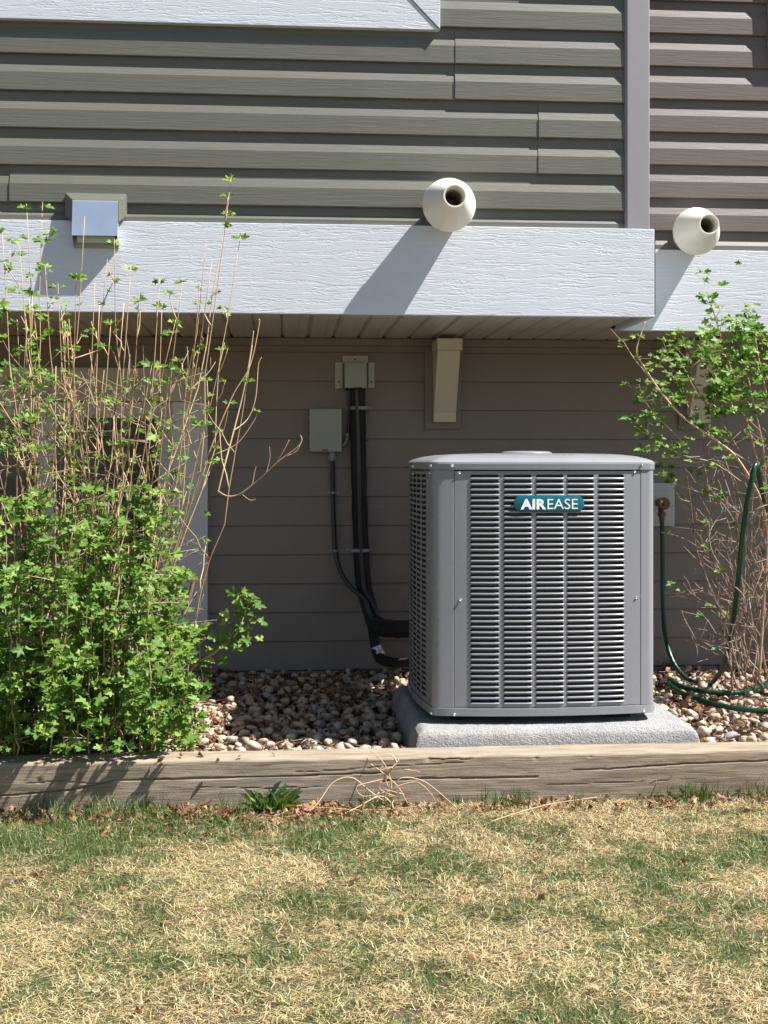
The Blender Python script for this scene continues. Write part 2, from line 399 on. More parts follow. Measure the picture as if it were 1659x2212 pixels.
# lower clapboards
PL = (at(750, 1073, 0).z - at(750, 1446, 0).z) / 6; Z0 = at(750, 1446, -.01).z
XW = at(449, 1000, -.02).x     # right edge of the window casing
def clap(zb, Y, top):
    return [(Y, zb + .003), (Y - .005, zb), (Y - .0115, zb), (Y - .0120, zb + .0016), (Y - .0035, zb + PL * .985), (Y, zb + PL * .985)] if zb + PL < top else \
           [(Y, zb + .003), (Y - .005, zb), (Y - .0115, zb), (Y - .0120, zb + .0016), (Y - .006, top), (Y, top)]
ZWT = at(300, 795, -.02).z; ZWB = at(300, 1362, -.02).z
top = ZB + .012
for i in range(0, 12):
    zb = Z0 + PL * i
    if zb > top - .01: break
    js = {0: [at(723, 1415, 0).x], 1: [at(588, 1370, 0).x], 2: [at(588, 1300, 0).x], 9: [at(700, 860, 0).x]}.get(i, [2.2 + .1 * (i % 3)])
    x0 = -2.5 if (zb + PL < ZWB + .03 or zb > ZWT - .01) else XW + .0
    xs = [x0] + js + [3.3]
    for k in range(len(xs) - 1):
        off = .0016 if k == 0 else 0
        mb = MB(); mb.prism([(y - (off if n_ not in (0, 5) else 0), z) for n_, (y, z) in enumerate(clap(zb, 0, top))], xs[k], xs[k+1]); hp(mb, 'siding_board', M['taupe'])
mb = MB(); mb.box(-2.5, 3.3, -.020, 0.002, ZB - .018, ZB + .010); hp(mb, 'channel_trim', M['taupe'], bevel=.002)
mb = MB(); mb.box(-2.5, 3.3, -.014, 0.002, ZB - .034, ZB - .020); hp(mb, 'channel_trim', M['taupe'], bevel=.002)
mb = MB(); mb.box(-2.5, 3.3, -.030, 0.003, -.10, Z0 - .006); hp(mb, 'foundation_board', M['timber'], bevel=.003)

# band boards (white fascia)
mb = MB(); mb.box(-2.5, XE, YF, YF + .020, ZB, ZT); hp(mb, 'band_board', M['white'], bevel=.0022)
mb = MB(); mb.box(XE - .020, XE, YF + .0205, YF2 - .001, ZB, ZT); hp(mb, 'band_board', M['white'], bevel=.002)
mb = MB(); mb.box(XE + .0005, 3.3, YF2, YF2 + .02, ZB + .001, ZT2); hp(mb, 'band_board', M['white'], bevel=.0022)
mb = MB(); mb.box(-2.5, XE - .021, YF + .0205, YF + .045, ZB + .003, ZB + .012); hp(mb, 'drip_edge', M['soffit'], bevel=.001)
mb = MB(); mb.box(XE - .015, 3.3, YF2 + .0205, YF2 + .045, ZB + .003, ZB + .012); hp(mb, 'drip_edge', M['soffit'], bevel=.001)
# dark joint at the end of the left band
mb = MB(); mb.box(XE + .0002, XE + .003, YF + .001, YF + .012, ZB + .01, ZT + .003); hp(mb, 'joint_strip', M['gap'])
# soffit panels, one per groove
x_first = at(550.9 + 185 * .3125, 738.6, 0).x; sp = (at(550.9 + 1230 * .3125, 741, 0).x - x_first) / 6
for i in range(-24, 30):
    xa = x_first + sp * i
    if xa < -2.5 or xa > 3.2: continue
    y0 = YF + .046 if xa + sp < XE + .02 else YF2 + .046
    mb = MB(); zs = ZB + .0125
    pr = [(xa + .0005, zs + .010), (xa + .0055, zs + .0085), (xa + .0115, zs), (xa + sp * .62, zs), (xa + sp * .64, zs + .0012), (xa + sp * .66, zs), (xa + sp - .0075, zs), (xa + sp - .0005, zs + .0085)]
    n = len(pr)
    mb.add([(p[0], y0, p[1]) for p in pr] + [(p[0], -.0005, p[1]) for p in pr], [(k, k + 1, n + k + 1, n + k) for k in range(n - 1)])
    # a little thickness
    mb.add([(p[0], y0, p[1] + .003) for p in pr] + [(p[0], -.0005, p[1] + .003) for p in pr], [(k, k + 1, n + k + 1, n + k) for k in range(n - 1)])
    hp(mb, 'soffit_panel', M['soffit'])
# corner post
mb = MB(); mb.box(XPL, XPR, YU - .022, YU + .05, ZT + .001, 3.4); hp(mb, 'corner_post', M['post'], bevel=.004)
mb = MB(); mb.box(XPL - .004, XPL + .012, YU - .0165, YU + .01, ZT + .001, 3.4); hp(mb, 'post_flange', M['post'], bevel=.001)
# wide window casing upper left (mitred boards)
xr, zbm = at(950.5, 67, YU - .026).x, at(500, 52.5, YU - .026).z
def slab_poly(pts, y0, y1, name, mat, bev=.0015):
    m_ = MB(); n = len(pts); m_.add([(p[0], y0, p[1]) for p in pts] + [(p[0], y1, p[1]) for p in pts],
        [tuple(range(n)), tuple(range(2*n-1, n-1, -1))] + [(k, n + k, n + (k+1) % n, (k+1) % n) for k in range(n)])
    return hp(m_, name, mat, bevel=bev)
wc = .118
slab_poly([(-2.2, zbm), (xr - .002, zbm), (xr - wc, zbm + wc * 1.02), (-2.2, zbm + wc * 1.02)], YU - .026, YU - .0, 'window_casing', M['white'])
slab_poly([(xr, zbm + .0015), (xr, 3.4), (xr - wc, 3.4), (xr - wc, zbm + wc * 1.02 + .0015)], YU - .029, YU - .003, 'window_casing', M['white'])
mb = MB(); mb.box(-2.2, xr - wc - .002, YU - .02, YU, zbm + wc * 1.02 + .002, 3.4); hp(mb, 'upper_window_pane', M['glass'])
# right casing, just outside the frame but throwing its shadow on the mauve siding
xq = at(1668, 60, YU2 - .045).x; zq = at(1668, 128, YU2 - .045).z
slab_poly([(xq, zq), (3.2, zq), (3.2, zq + wc), (xq + wc, zq + wc)], YU2 - .034, YU2, 'window_casing', M['white'])
slab_poly([(xq, zq + .002), (xq + wc - .001, zq + wc + .001), (xq + wc - .001, 3.4), (xq, 3.4)], YU2 - .034, YU2, 'window_casing', M['white'])

# basement window at the lower left
wx0 = XW - 1.25
mb = MB(); mb.box(XW - .137, XW, -.032, .003, ZWB, ZWT - .132); win = hp(mb, 'window', M['casing'], bevel=.003)
def wp(mb, name, mat, **k):
    o = build(mb, name, mat, **k); o.parent = win; return o
mb = MB(); mb.box(wx0, XW, -.036, .003, ZWT - .130, ZWT); wp(mb, 'window_header', M['header'], bevel=.003)
mb = MB(); mb.box(wx0, wx0 + .135, -.032, .003, ZWB, ZWT - .132); wp(mb, 'side_casing', M['casing'], bevel=.003)
mb = MB(); mb.box(wx0 + .136, XW - .138, -.030, .003, ZWB, ZWB + .06); wp(mb, 'window_sill', M['casing'], bevel=.003)
zi = ZWT - .133
for (a, b_, c, d) in ((wx0 + .137, XW - .139, zi - .062, zi), (XW - .192, XW - .139, ZWB + .062, zi - .063), (wx0 + .137, wx0 + .19, ZWB + .062, zi - .063), (wx0 + .19, XW - .193, ZWB + .062, ZWB + .11), ((wx0 + XW) / 2 - .03, (wx0 + XW) / 2 + .03, ZWB + .11, zi - .063)):
    mb = MB(); mb.box(a, b_, -.012, .002, c, d); wp(mb, 'window_frame', M['frame_white'], bevel=.002)
for a, b_ in ((wx0 + .19, (wx0 + XW) / 2 - .031), ((wx0 + XW) / 2 + .031, XW - .193)):
    mb = MB(); mb.box(a, b_, -.004, .001, ZWB + .111, zi - .064); wp(mb, 'pane', M['glass'])

# brackets under the overhang
def bracket(dx):
    xl, xrr = at(937, 905, -.06).x + dx, at(985, 905, -.06).x + dx
    z0, z1, zt = at(950, 912, -.06).z, at(950, 892, -.06).z, ZB - .002
    mb = MB(); mb.box(xl - .030, xrr + .024, -.026, .002, z0 - .026, ZB - .02)
    o = hp(mb, 'bracket', M['taupe'], bevel=.003)
    m2 = MB(); m2.prism([(-.027, z0), (-.062, z0), (-.064, z1), (-.185, zt - .047), (-.027, zt - .047)], xl, xrr)
    b2 = build(m2, 'bracket_arm', M['bracket'], bevel=.0025); b2.parent = o
    m3 = MB(); m3.box(xl - .004, xrr + .006, -.205, -.027, zt - .0465, zt - .002)
    b3 = build(m3, 'bracket_cap', M['bracket'], bevel=.004); b3.parent = o
bracket(0); bracket(at(1512, 800, -.06).x - at(961, 800, -.06).x)

# ------------------------------------------------------------------ vents
def vent(cx, cy, Y0, label, s=1.0, dirs=(0.0, 0.0)):
    c0 = at(cx, cy, Y0 - .10); c = Vector((c0.x, Y0, c0.z))
    root = empty('vent_pipe', c, label, 'vent pipe', 'white pipe vents through the siding')
    ax = Vector((dirs[0], -1, dirs[1]))
    mb = MB(); mb.lathe([(-.01, .046*s), (.012, .048*s), (.016, .055*s), (.088, .080*s), (.093, .0845*s), (.106, .0855*s), (.107, .0842*s), (.110, .0838*s), (.114, .0825*s), (.150, .0680*s), (.190, .0515*s), (.214, .0415*s), (.222, .0375*s), (.232, .0355*s), (.238, .0362*s), (.2405, .0355*s), (.2405, .0318*s), (.238, .0308*s), (.19, .0285*s)], c, ax, 48)
    o = build(mb, 'bell', M['pvc'], auto=40); o.parent = root; o.matrix_parent_inverse = Matrix.Translation(c).inverted()
    mb = MB(); mb.lathe([(.200, .0293*s), (.199, .0262*s), (.09, .0255*s), (.088, .0)], c, ax, 32)
    o = build(mb, 'inner_pipe', M['pvc_in'], auto=40); o.parent = root; o.matrix_parent_inverse = Matrix.Translation(c).inverted()
    mb = MB(); mb.lathe([(-.015, .052*s), (.006, .052*s), (.008, .050*s), (.008, .04*s)], c, ax, 32)
    o = build(mb, 'wall_collar', M['pvc'], auto=40); o.parent = root; o.matrix_parent_inverse = Matrix.Translation(c).inverted()
vent(970, 443, YU - .008, 'cream white cone-shaped pipe vent sticking out of the olive siding left of the corner post')
vent(1504, 500, YU2 - .008, 'cream white cone-shaped pipe vent sticking out of the mauve siding right of the corner post', 1.0)

# dryer hood
hx0, hx1 = at(157.5, 480, YF - .03).x, at(254, 480, YF - .03).x
hz = lambda y, P: at(205, y, YF - P).z
zt_, zl, zb_ = hz(433, .03), hz(509, .044), hz(537, .0)
root = empty('vent_hood', ((hx0 + hx1) / 2, YF, zb_), 'galvanised metal vent hood set across the white board at the upper left', 'vent hood')
inv = Matrix.Translation(root.location).inverted()
def rp(mb, name, mat, r=None, **k):
    rr = r or root; o = build(mb, name, mat, **k); o.parent = rr; o.matrix_parent_inverse = Matrix.Translation(rr.location).inverted(); return o
fl = .028; ox0, ox1 = at(141, 440, YF - .012).x, at(272, 440, YF - .012).x; oz1 = hz(418, .012)
y0, y1 = YF - .014, YF - .028
inn = [(hx0 - .002, zt_ + .001), (hx1 + .002, zt_ + .001)]
for pts in (([(ox0, y0, oz1), (ox1, y0, oz1), (inn[1][0], y1, inn[1][1]), (inn[0][0], y1, inn[0][1])]),
            ([(ox0, y0, ZT + .012), (ox0, y0, oz1), (inn[0][0], y1, inn[0][1]), (inn[0][0], y1, ZT - .01)]),
            ([(ox1, y0, oz1), (ox1, y0, ZT + .012), (inn[1][0], y1, ZT - .01), (inn[1][0], y1, inn[1][1])])):
    m_ = MB(); n = 4; m_.add(pts + [(p[0], YU + .002, p[2]) for p in pts], [(0, 1, 2, 3), (7, 6, 5, 4)] + [(k, n + k, n + (k + 1) % n, (k + 1) % n) for k in range(4)])
    rp(m_, 'mounting_block', M['olive'], bevel=.0012)
t_ = .0012
m_ = MB()   # sloping face, top and sides, open below
m_.prism([(YF + .0, zt_), (YF - .030, zt_), (YF - .032, zt_ - .003), (YF - .044, zl), (YF - .0425, zl), (YF - .031, zt_ - .004), (YF - .029, zt_ - .0015), (YF + .0, zt_ - .0015)], hx0, hx1)
rp(m_, 'hood_face', M['galv'], bevel=.0004)
for xs_ in (hx0 - .0012, hx1):
    m_ = MB(); m_.prism([(YF - .001, zt_), (YF - .030, zt_), (YF - .032, zt_ - .003), (YF - .0445, zl - .001), (YF - .001, zb_)], xs_, xs_ + .0012); rp(m_, 'hood_side', M['galv'])
m_ = MB(); m_.box(hx0 + .002, hx1 - .002, YF - .006, YF - .001, zb_ + .001, zt_ - .002); rp(m_, 'flap', M['box'])
m_ = MB(); m_.box(hx0 + .012, hx1 - .010, YF - .030, YF - .0065, zb_ + .014, zb_ + .036); rp(m_, 'damper', M['boxl'], bevel=.001)

# ------------------------------------------------------------------ line-set cover, disconnect box, lines
root = empty('line_cover', at(767, 838, -.01), 'small grey green metal hood over the black pipes high on the wall', 'pipe cover'); r_lc = root
c = lambda x, y, Y=-.03: at(x, y, Y)
Yh = -.085
def fbox(x0, x1, y0, y1, Ya, Yb, name, mat, r, bevel=.001, yp=None):
    yp = yp if yp is not None else Ya
    a, b_ = at(x0, y1, yp), at(x1, y0, yp); m_ = MB(); m_.box(a.x, b_.x, Ya, Yb, a.z, b_.z); return rp(m_, name, mat, r, bevel=bevel)
fbox(745, 792, 784, 838, -.075, -.0105, 'hood_box', M['box'], root, .002)
fbox(740, 795, 768.5, 784, -.016, -.011, 'flange', M['boxl'], root, .0006)
fbox(724, 740, 783, 839, -.016, -.011, 'flange', M['boxl'], root, .0006)
fbox(796, 809, 783, 838, -.016, -.011, 'flange', M['boxl'], root, .0006)
fbox(747, 790, 838.6, 841, -.073, -.012, 'dark_opening', M['jet'], root, 0)
for (x, y, mt) in ((767, 776, 'jet'), (732, 825, 'rust'), (802, 825, 'rust')):
    p = at(x, y, -.016); m_ = MB(); m_.lathe([(0, .0001), (0, .0038), (.001, .0036), (.002, .0)], p + Vector((0, .0005, 0)), (0, -1, 0), 12); rp(m_, 'screw', M[mt], root)

root = empty('disconnect_box', at(703, 976, -.01), 'grey green electrical disconnect box with a lift-up cover on the shaded wall', 'electrical box'); r_db = root
fbox(671, 735, 888, 974, -.055, -.0105, 'box_body', M['box'], root, .002, yp=-.06)
fbox(669, 738, 884, 975.5, -.064, -.0555, 'box_cover', M['box'], root, .0015)
fbox(695, 708, 971, 973.5, -.0655, -.0642, 'latch_slot', M['jet'], root, 0)
fbox(667, 669.5, 898, 908, -.060, -.052, 'hinge', M['box'], root, .0005); fbox(667, 669.5, 940, 950, -.060, -.052, 'hinge', M['box'], root, .0005)
p = at(718, 976, -.035); m_ = MB(); m_.lathe([(0, .0135), (.014, .0135), (.015, .016), (.030, .016), (.031, .011), (.036, .010)], p, (0, 0, -1), 20); rp(m_, 'conduit_fitting', M['strap'], root, auto=30)
p = [at(737, 964, -.035), at(744, 960, -.035), at(749, 952, -.035), at(750, 942, -.035)]
m_ = MB(); m_.tube(p, .0085, 10); m_.lathe([(0, .011), (.012, .011), (.012, .008)], p[-1], (0, 0, 1), 16); rp(m_, 'elbow_fitting', M['strap'], root, smooth=True)

def smooth_path(pts, n=8):
    out = []
    P = [pts[0]] + pts + [pts[-1]]
    for i in range(1, len(P) - 2):
        for k in range(n):
            t = k / n; a, b_, c_, d = P[i-1], P[i], P[i+1], P[i+2]
            out.append(0.5 * ((2*b_) + (c_-a)*t + (2*a-5*b_+4*c_-d)*t*t + (3*b_-a-3*c_+d)*t**3))
    out.append(P[-2]); return out
root = empty('insulated_line', at(772, 1440, -.05), 'thick black foam-wrapped pipe run from the small wall hood down to the air conditioner', 'pipes')
def wob(path, r0, amt, fr):
    return [r0 * (1 + amt * noise.noise(Vector((i * fr, 3.1, 0)))) for i in range(len(path))]
base_pts = [(772, 838, -.05), (773, 900, -.05), (774, 960, -.05), (776, 1060, -.05), (779, 1160, -.05), (783, 1240, -.055), (790, 1285, -.06), (801, 1322, -.08), (809, 1348, -.12), (826, 1358, -.20), (852, 1360, -.34), (900, 1359, -.60)]
path = smooth_path([at(*p) for p in base_pts], 8); rad = wob(path, .0305, .10, .35)
for i in (24, 25): rad[i] *= .93
m_ = MB(); m_.tube(path, rad, 16); rp(m_, 'suction_line', M['foam'], root, smooth=True)
path = smooth_path([at(*p) for p in [(801, 1330, -.055), (807, 1368, -.06), (812, 1400, -.07), (820, 1421, -.10), (840, 1430, -.2), (866, 1433, -.33), (900, 1431, -.6)]], 8)
m_ = MB(); m_.tube(path, wob(path, .0195, .12, .5), 14); rp(m_, 'liquid_line', M['foam'], root, smooth=True)
path = smooth_path([at(*p) for p in [(812, 1396, -.07), (817, 1407, -.075), (822, 1416, -.09)]], 4)
m_ = MB(); m_.tube(path, .0212, 16); rp(m_, 'silver_tape', M['tape'], root, smooth=True)
for (x, y, w_) in ((812, 1338, 5), (820, 1342, 7), (812, 1360, 5)):
    p = at(x, y, -.115 if y < 1350 else -.16); m_ = MB(); m_.lathe([(-.008, .0), (-.006, .005), (0, .0075), (.006, .005), (.008, 0)], p + Vector((0, -.028, 0)), (1, -.2, -.3), 10); rp(m_, 'silver_tape', M['tape'], root, smooth=True)
for (x, y, Y, rr) in ((776.5, 952, -.05, .0305), (777, 1074, -.05, .0300), (861, 1360, -.40, .0315)):
    m_ = MB(); p = at(x, y, Y); ax = (0, 0, 1) if y < 1100 else (1, -.9, 0)
    m_.lathe([(-.002, rr), (-.002, rr + .0012), (.002, rr + .0012), (.002, rr)], p, ax, 20); rp(m_, 'zip_tie', M['gap'], root)
root = empty('conduit', at(770, 1345, -.08), 'thin dark electrical conduit strapped in front of the black foam pipes', 'conduit')
def run(pts, r, name='conduit_run'):
    path = smooth_path([at(*p) for p in pts], 8); m_ = MB(); m_.tube(path, r, 10); return rp(m_, name, M['conduit'], root, smooth=True)
run([(770, 838, -.082), (772, 900, -.086), (774, 960, -.086), (776, 1080, -.086), (779, 1180, -.086), (783, 1240, -.09), (787, 1275, -.095), (800, 1295, -.10), (812, 1318, -.11), (822, 1338, -.14), (850, 1343, -.30), (900, 1344, -.56)], .0078)
run([(755, 838, -.04), (755, 870, -.04), (753, 930, -.036), (751, 942, -.035)], .0062)
run([(718.5, 992, -.035), (719, 1060, -.022), (721, 1130, -.022), (724, 1185, -.024), (733, 1228, -.04), (752, 1262, -.07), (775, 1283, -.10), (789, 1298, -.105), (797, 1320, -.115), (806, 1336, -.135), (830, 1345, -.22), (900, 1348, -.56)], .0092)
for (x, y, wd, Y, full) in ((760, 882, 37, -.050, 0), (778, 1188, 52, -.050, 1), (720, 1064.5, 26, -.022, 1), (725, 1189.5, 26, -.024, 1)):
    tiny = wd < 30
    p = at(x + (17 if not full else 0), y, Y); r0 = .0112 if tiny else .0395
    m_ = MB(); seg = 14; vs = []; ext = .014
    prof = [(-r0 - ext, 0)] + [(-r0 * math.cos(math.pi * k / seg), -math.sin(math.pi * k / seg) * (r0 if tiny else .042)) for k in range(seg + 1)] + [(r0 + ext, 0)]
    hh = .0042 if tiny else .0062; yb = -.013
    for (u, v) in prof:
        yy = min(yb, (Y + v) if v < -.001 else yb)
        for dz in (-hh, hh): vs.append((p.x + u, yy, p.z + dz)); 
        for dz in (-hh, hh): vs.append((p.x + u * .97, yy + .0025, p.z + dz))
    n = len(prof)
    f_ = []
    for k in range(n - 1):
        a = 4 * k; b_ = 4 * (k + 1)
        f_ += [(a, b_, b_ + 1, a + 1), (a + 2, a + 3, b_ + 3, b_ + 2), (a, a + 2, b_ + 2, b_), (a + 1, b_ + 1, b_ + 3, a + 3)]
    m_.add(vs, f_)
    o = build(m_, 'pipe_strap', M['strap'])
    lab = {882: 'short grey plastic strap across the black pipe just under the wall hood', 1188: 'wide grey plastic strap across the black pipe halfway down the wall',
           1064.5: 'small grey strap on the thin conduit below the electrical box', 1189.5: 'small grey strap on the thin conduit beside the wide pipe strap'}[y]
    tag(o, lab, 'strap', 'grey pipe straps on the wall')

# ------------------------------------------------------------------ faucet on its block
root = empty('faucet_block', at(1430, 1137, -.01), 'white plastic mounting block on the wall at the right edge of the air conditioner', 'mounting block')
fbox(1404, 1458, 1043, 1137, -.022, -.0095, 'block_rim', M['block'], root, .004)
fbox(1409, 1447, 1061, 1127, -.030, -.0225, 'block_face', M['block'], root, .002)
root = empty('faucet', at(1430, 1105, -.06), 'old brass garden faucet on the white wall block', 'faucet')
p = at(1423, 1086, -.03)
m_ = MB(); m_.lathe([(0, .016), (.006, .016), (.008, .011), (.05, .011), (.06, .014), (.075, .012), (.08, .006)], p, (0.1, -1, .12), 18); rp(m_, 'valve_body', M['brass'], root, auto=35)
q = at(1434, 1088, -.125); m_ = MB(); m_.lathe([(-.006, .0), (-.006, .010), (-.004, .020), (0, .0245), (.005, .0245), (.008, .020), (.006, .010), (.012, .007), (.013, 0)], q, (.15, -1, .25), 20); rp(m_, 'hand_wheel', M['brass'], root, auto=35)
m_ = MB(); s0 = at(1427, 1098, -.075); m_.tube(smooth_path([s0, at(1428.5, 1106, -.09), at(1429.5, 1116, -.095)], 4), [.011]*8 + [.0115], 12); rp(m_, 'spout', M['brass'], root, smooth=True)
s1 = at(1429.5, 1106, -.095); m_ = MB(); m_.lathe([(0, .012), (.001, .0165), (.016, .0165), (.017, .0115), (.04, .0095)], s1, (0.02, 0, -1), 12); rp(m_, 'hose_coupling', M['brass'], root, auto=25)

# ------------------------------------------------------------------ garden hose
hz_ = -0.012
hp_ = [at(1430, 1122, -.095), at(1431, 1200, -.10), at(1432, 1300, -.12), at(1437, 1370, -.16), at(1452, 1425, -.22), at(1478, 1461, -.28), at(1505, 1476, -.34), at(1532, 1478, -.40), at(1556, 1452, -.52), at(1574, 1400, -.66), at(1587, 1320, -.80), at(1596, 1240, -.88), at(1605, 1150, -.93), at(1615, 1080, -.95), at(1625, 1032, -.96), at(1631, 1006, -.95), at(1637, 1012, -.93), at(1643, 1045, -.88), at(1655, 1090, -.8), at(1690, 1180, -.5), at(1730, 1300, -.45), at(1760, 1420, -.5)]
gz = lambda x, y: onz(x, y, hz_)
hp_ += [gz(1730, 1470), gz(1690, 1466), gz(1659, 1474), gz(1640, 1484), gz(1590, 1496), gz(1530, 1495), gz(1480, 1486), gz(1454, 1474), gz(1444, 1473), gz(1450, 1482), gz(1478, 1500), gz(1540, 1520), gz(1600, 1532), gz(1659, 1536), gz(1760, 1540)]
pth = smooth_path(hp_, 7)
mb = MB(); mb.tube(pth, .0088, 10); o = build(mb, 'garden_hose', M['hose'], smooth=True)
tag(o, 'green garden hose hanging from the faucet and looped over the right shrub', 'hose')

# ------------------------------------------------------------------ concrete pad and timber
sx0, sx1, sy0, sy1, szt = .372, 1.170, -1.435, -.70, .041
bm = bmesh.new(); bmesh.ops.create_grid(bm, x_segments=90, y_segments=80, size=.5)
top_v = list(bm.verts)
for v in bm.verts: v.co = Vector((sx0 + (v.co.x + .5) * (sx1 - sx0), sy0 + (v.co.y + .5) * (sy1 - sy0), szt))
def drop(v):
    d = min(v.co.x - sx0, sx1 - v.co.x, v.co.y - sy0, sy1 - v.co.y)
    return max(0, (.016 - d)) ** 2 / .016 * .8
bd = [e for e in bm.edges if e.is_boundary]
for v in bm.verts: v.co.z -= drop(v)
for k, (zz, ex) in enumerate(((.026, .004), (.014, .008), (.002, .012), (-.012, .016), (-.10, .024))):
    r_ = bmesh.ops.extrude_edge_only(bm, edges=bd); nv = [e for e in r_['geom'] if isinstance(e, bmesh.types.BMVert)]; bd = [e for e in r_['geom'] if isinstance(e, bmesh.types.BMEdge) and e.is_boundary]
    for v in nv:
        v.co.z = zz; cxm, cym = (sx0 + sx1) / 2, (sy0 + sy1) / 2
        if abs(v.co.x - sx0) < .03 or v.co.x < sx0: v.co.x -= ex * .6 if k == 0 else .004
        elif abs(v.co.x - sx1) < .03 or v.co.x > sx1: v.co.x += ex * .6 if k == 0 else .004
        if abs(v.co.y - sy0) < .03 or v.co.y < sy0: v.co.y -= ex * .5 if k == 0 else .002
        elif abs(v.co.y - sy1) < .03: v.co.y += .003
bm.normal_update()
for v in bm.verts:
    n = noise.noise(v.co * 55) * .0011 + noise.noise(v.co * 170) * .0011
    v.co += v.normal * n
me = bpy.data.meshes.new('concrete_pad'); bmesh.ops.recalc_face_normals(bm, faces=bm.faces); bm.to_mesh(me); bm.free()
for p in me.polygons: p.use_smooth = True
o = link('concrete_pad', me, M['concrete']); tag(o, 'light grey rough concrete pad under the air conditioner', 'concrete pad')

TY0, TY1, TZT, TZB = -1.572, -1.462, 0.0, -.22
def seg_d(px, pz, pts):
    best = 9
    for (ax, az), (bx, bz) in zip(pts[:-1], pts[1:]):
        dx, dz = bx - ax, bz - az; L = dx*dx + dz*dz; t = max(0, min(1, ((px-ax)*dx + (pz-az)*dz) / L)); d = math.hypot(px-ax-t*dx, pz-az-t*dz)
        if d < best: best = d
    return best
def crack(pts, w_, dep):
    w_ *= .55; P = [at(x, y, TY0) for x, y in pts]; q = []
    for a, b_ in zip(P[:-1], P[1:]):
        for k in range(6):
            t = k / 6; q.append((a.x + (b_.x - a.x) * t, a.z + (b_.z - a.z) * t + .0022 * noise.noise(Vector(((a.x + (b_.x - a.x) * t) * 30, 7, 1)))))
    q.append((P[-1].x, P[-1].z)); return (q, w_, dep, min(p[0] for p in q), max(p[0] for p in q))
CR = [crack([(-300, 1730), (0, 1720), (150, 1708), (250, 1686), (375, 1683), (650, 1676), (829, 1669)], .0032, .012),
      crack([(640, 1668), (760, 1662), (829, 1655), (1000, 1648)], .002, .005),
      crack([(829, 1688), (910, 1681), (1029, 1681), (1160, 1678)], .0034, .012),
      crack([(1239, 1663), (1330, 1660), (1480, 1650), (1659, 1643), (1900, 1638)], .003, .010),
      crack([(1018.5, 1640), (1018, 1672), (1017, 1706)], .0022, .007), crack([(925, 1639), (960, 1640), (1018, 1639)], .0025, .008),
      crack([(60, 1692), (120, 1688), (210, 1693)], .002, .004), crack([(420, 1700), (560, 1703), (700, 1700)], .002, .004), crack([(1180, 1696), (1330, 1690), (1500, 1684)], .002, .004)]
KN = [(925, 1640, .010), (1158, 1637, .011), (1275, 1634, .007), (84, 1686, .010)]
KNW = [(at(x, y, TY0).x, at(x, y, TY0).z, r) for x, y, r in KN]
nx = 900; X0, X1 = -2.3, 3.0
rows = [(-1.0 * 0 + TY0, z) for z in list(np.linspace(TZB, -.150, 4)) + list(np.linspace(-.146, -.006, 62))] + [(TY0 + .003, -.0015), (TY0 + .007, 0.0)] + [(y, 0.0) for y in np.linspace(TY0 + .012, TY1 - .006, 12)] + [(TY1 - .001, -.002), (TY1, -.006), (TY1, -.22)]
vs = []; fs = []
for (yy, zz) in rows:
    for i in range(nx + 1):
        x = X0 + (X1 - X0) * i / nx; y, z = float(yy), float(zz)
        n1 = noise.noise(Vector((x * 2.5, y * 9, z * 9))) * .0022 + noise.noise(Vector((x * 16, y * 50, z * 50))) * .0012
        if y <= TY0 + .004:
            y += n1
            for (q, w_, dep, a, b_) in CR:
                if a - .01 < x < b_ + .01:
                    d = seg_d(x, z, q)
                    if d < w_: y += dep * (1 - (d / w_) ** 2)
            for (kx, kz, kr) in KNW:
                d = math.hypot(x - kx, z - kz)
                if d < kr: y += .004 * (1 - d / kr)
        z += n1 * (.8 if zz > -.01 else 0) - (.004 * max(0, noise.noise(Vector((x * 5, 1, 9)))) if -.01 < zz and y < TY0 + .012 else 0)
        vs.append((x, y, z))
for j in range(len(rows) - 1):
    for i in range(nx): a = j * (nx + 1) + i; fs.append((a, a + 1, a + nx + 2, a + nx + 1))
mb = MB(); mb.add(vs, fs); o = build(mb, 'edging_timber', M['timber'], smooth=True)
tag(o, 'long weathered brown timber beam edging the gravel bed above the lawn', 'timber')

# ------------------------------------------------------------------ air conditioner
AX, AY, AH, SG = .748, -1.025, .325, .030
Zb0, Zb1, Zc0, Zc1 = .064, .0885, .7775, .800
ac = empty('air_conditioner', (AX, AY, szt), 'grey louvred outdoor air conditioner unit with a teal badge on the concrete pad', 'air conditioner')
def face(k, t, o_=0.0, z=0.0):
    u, v = t * AH, -(AH + SG * (1 - t * t)) - o_
    an = k * math.pi / 2; return Vector((AX + u * math.cos(an) - v * math.sin(an), AY + u * math.sin(an) + v * math.cos(an), z))
def outline(o_=0.0, n=14, t0=.955):
    pts = []
    for k in range(4):
        for i in range(n + 1): pts.append(face(k, -t0 + 2 * t0 * i / n, o_))
        a, b_ = face(k, t0, o_), face((k + 1) % 4, -t0, o_); cpt = face(k, 1.0, o_) * .5 + face((k + 1) % 4, -1.0, o_) * .5
        pts.append((a + b_) * .25 + cpt * .5)
    return pts
def ap(mb, name, mat, parent=None, **k):
    o = build(mb, name, mat, **k); o.parent = parent or ac
    if parent is None or parent is ac: o.matrix_parent_inverse = Matrix.Translation(ac.location).inverted()
    return o
def ring(mb, o0, z0, o1, z1):
    a, b_ = outline(o0), outline(o1); n = len(a)
    mb.add([(p.x, p.y, z0) for p in a] + [(p.x, p.y, z1) for p in b_], [(i, (i+1) % n, n + (i+1) % n, n + i) for i in range(n)])
def cap(mb, o_, z, up=True):
    a = outline(o_); mb.add([(p.x, p.y, z) for p in a], [tuple(range(len(a)))])
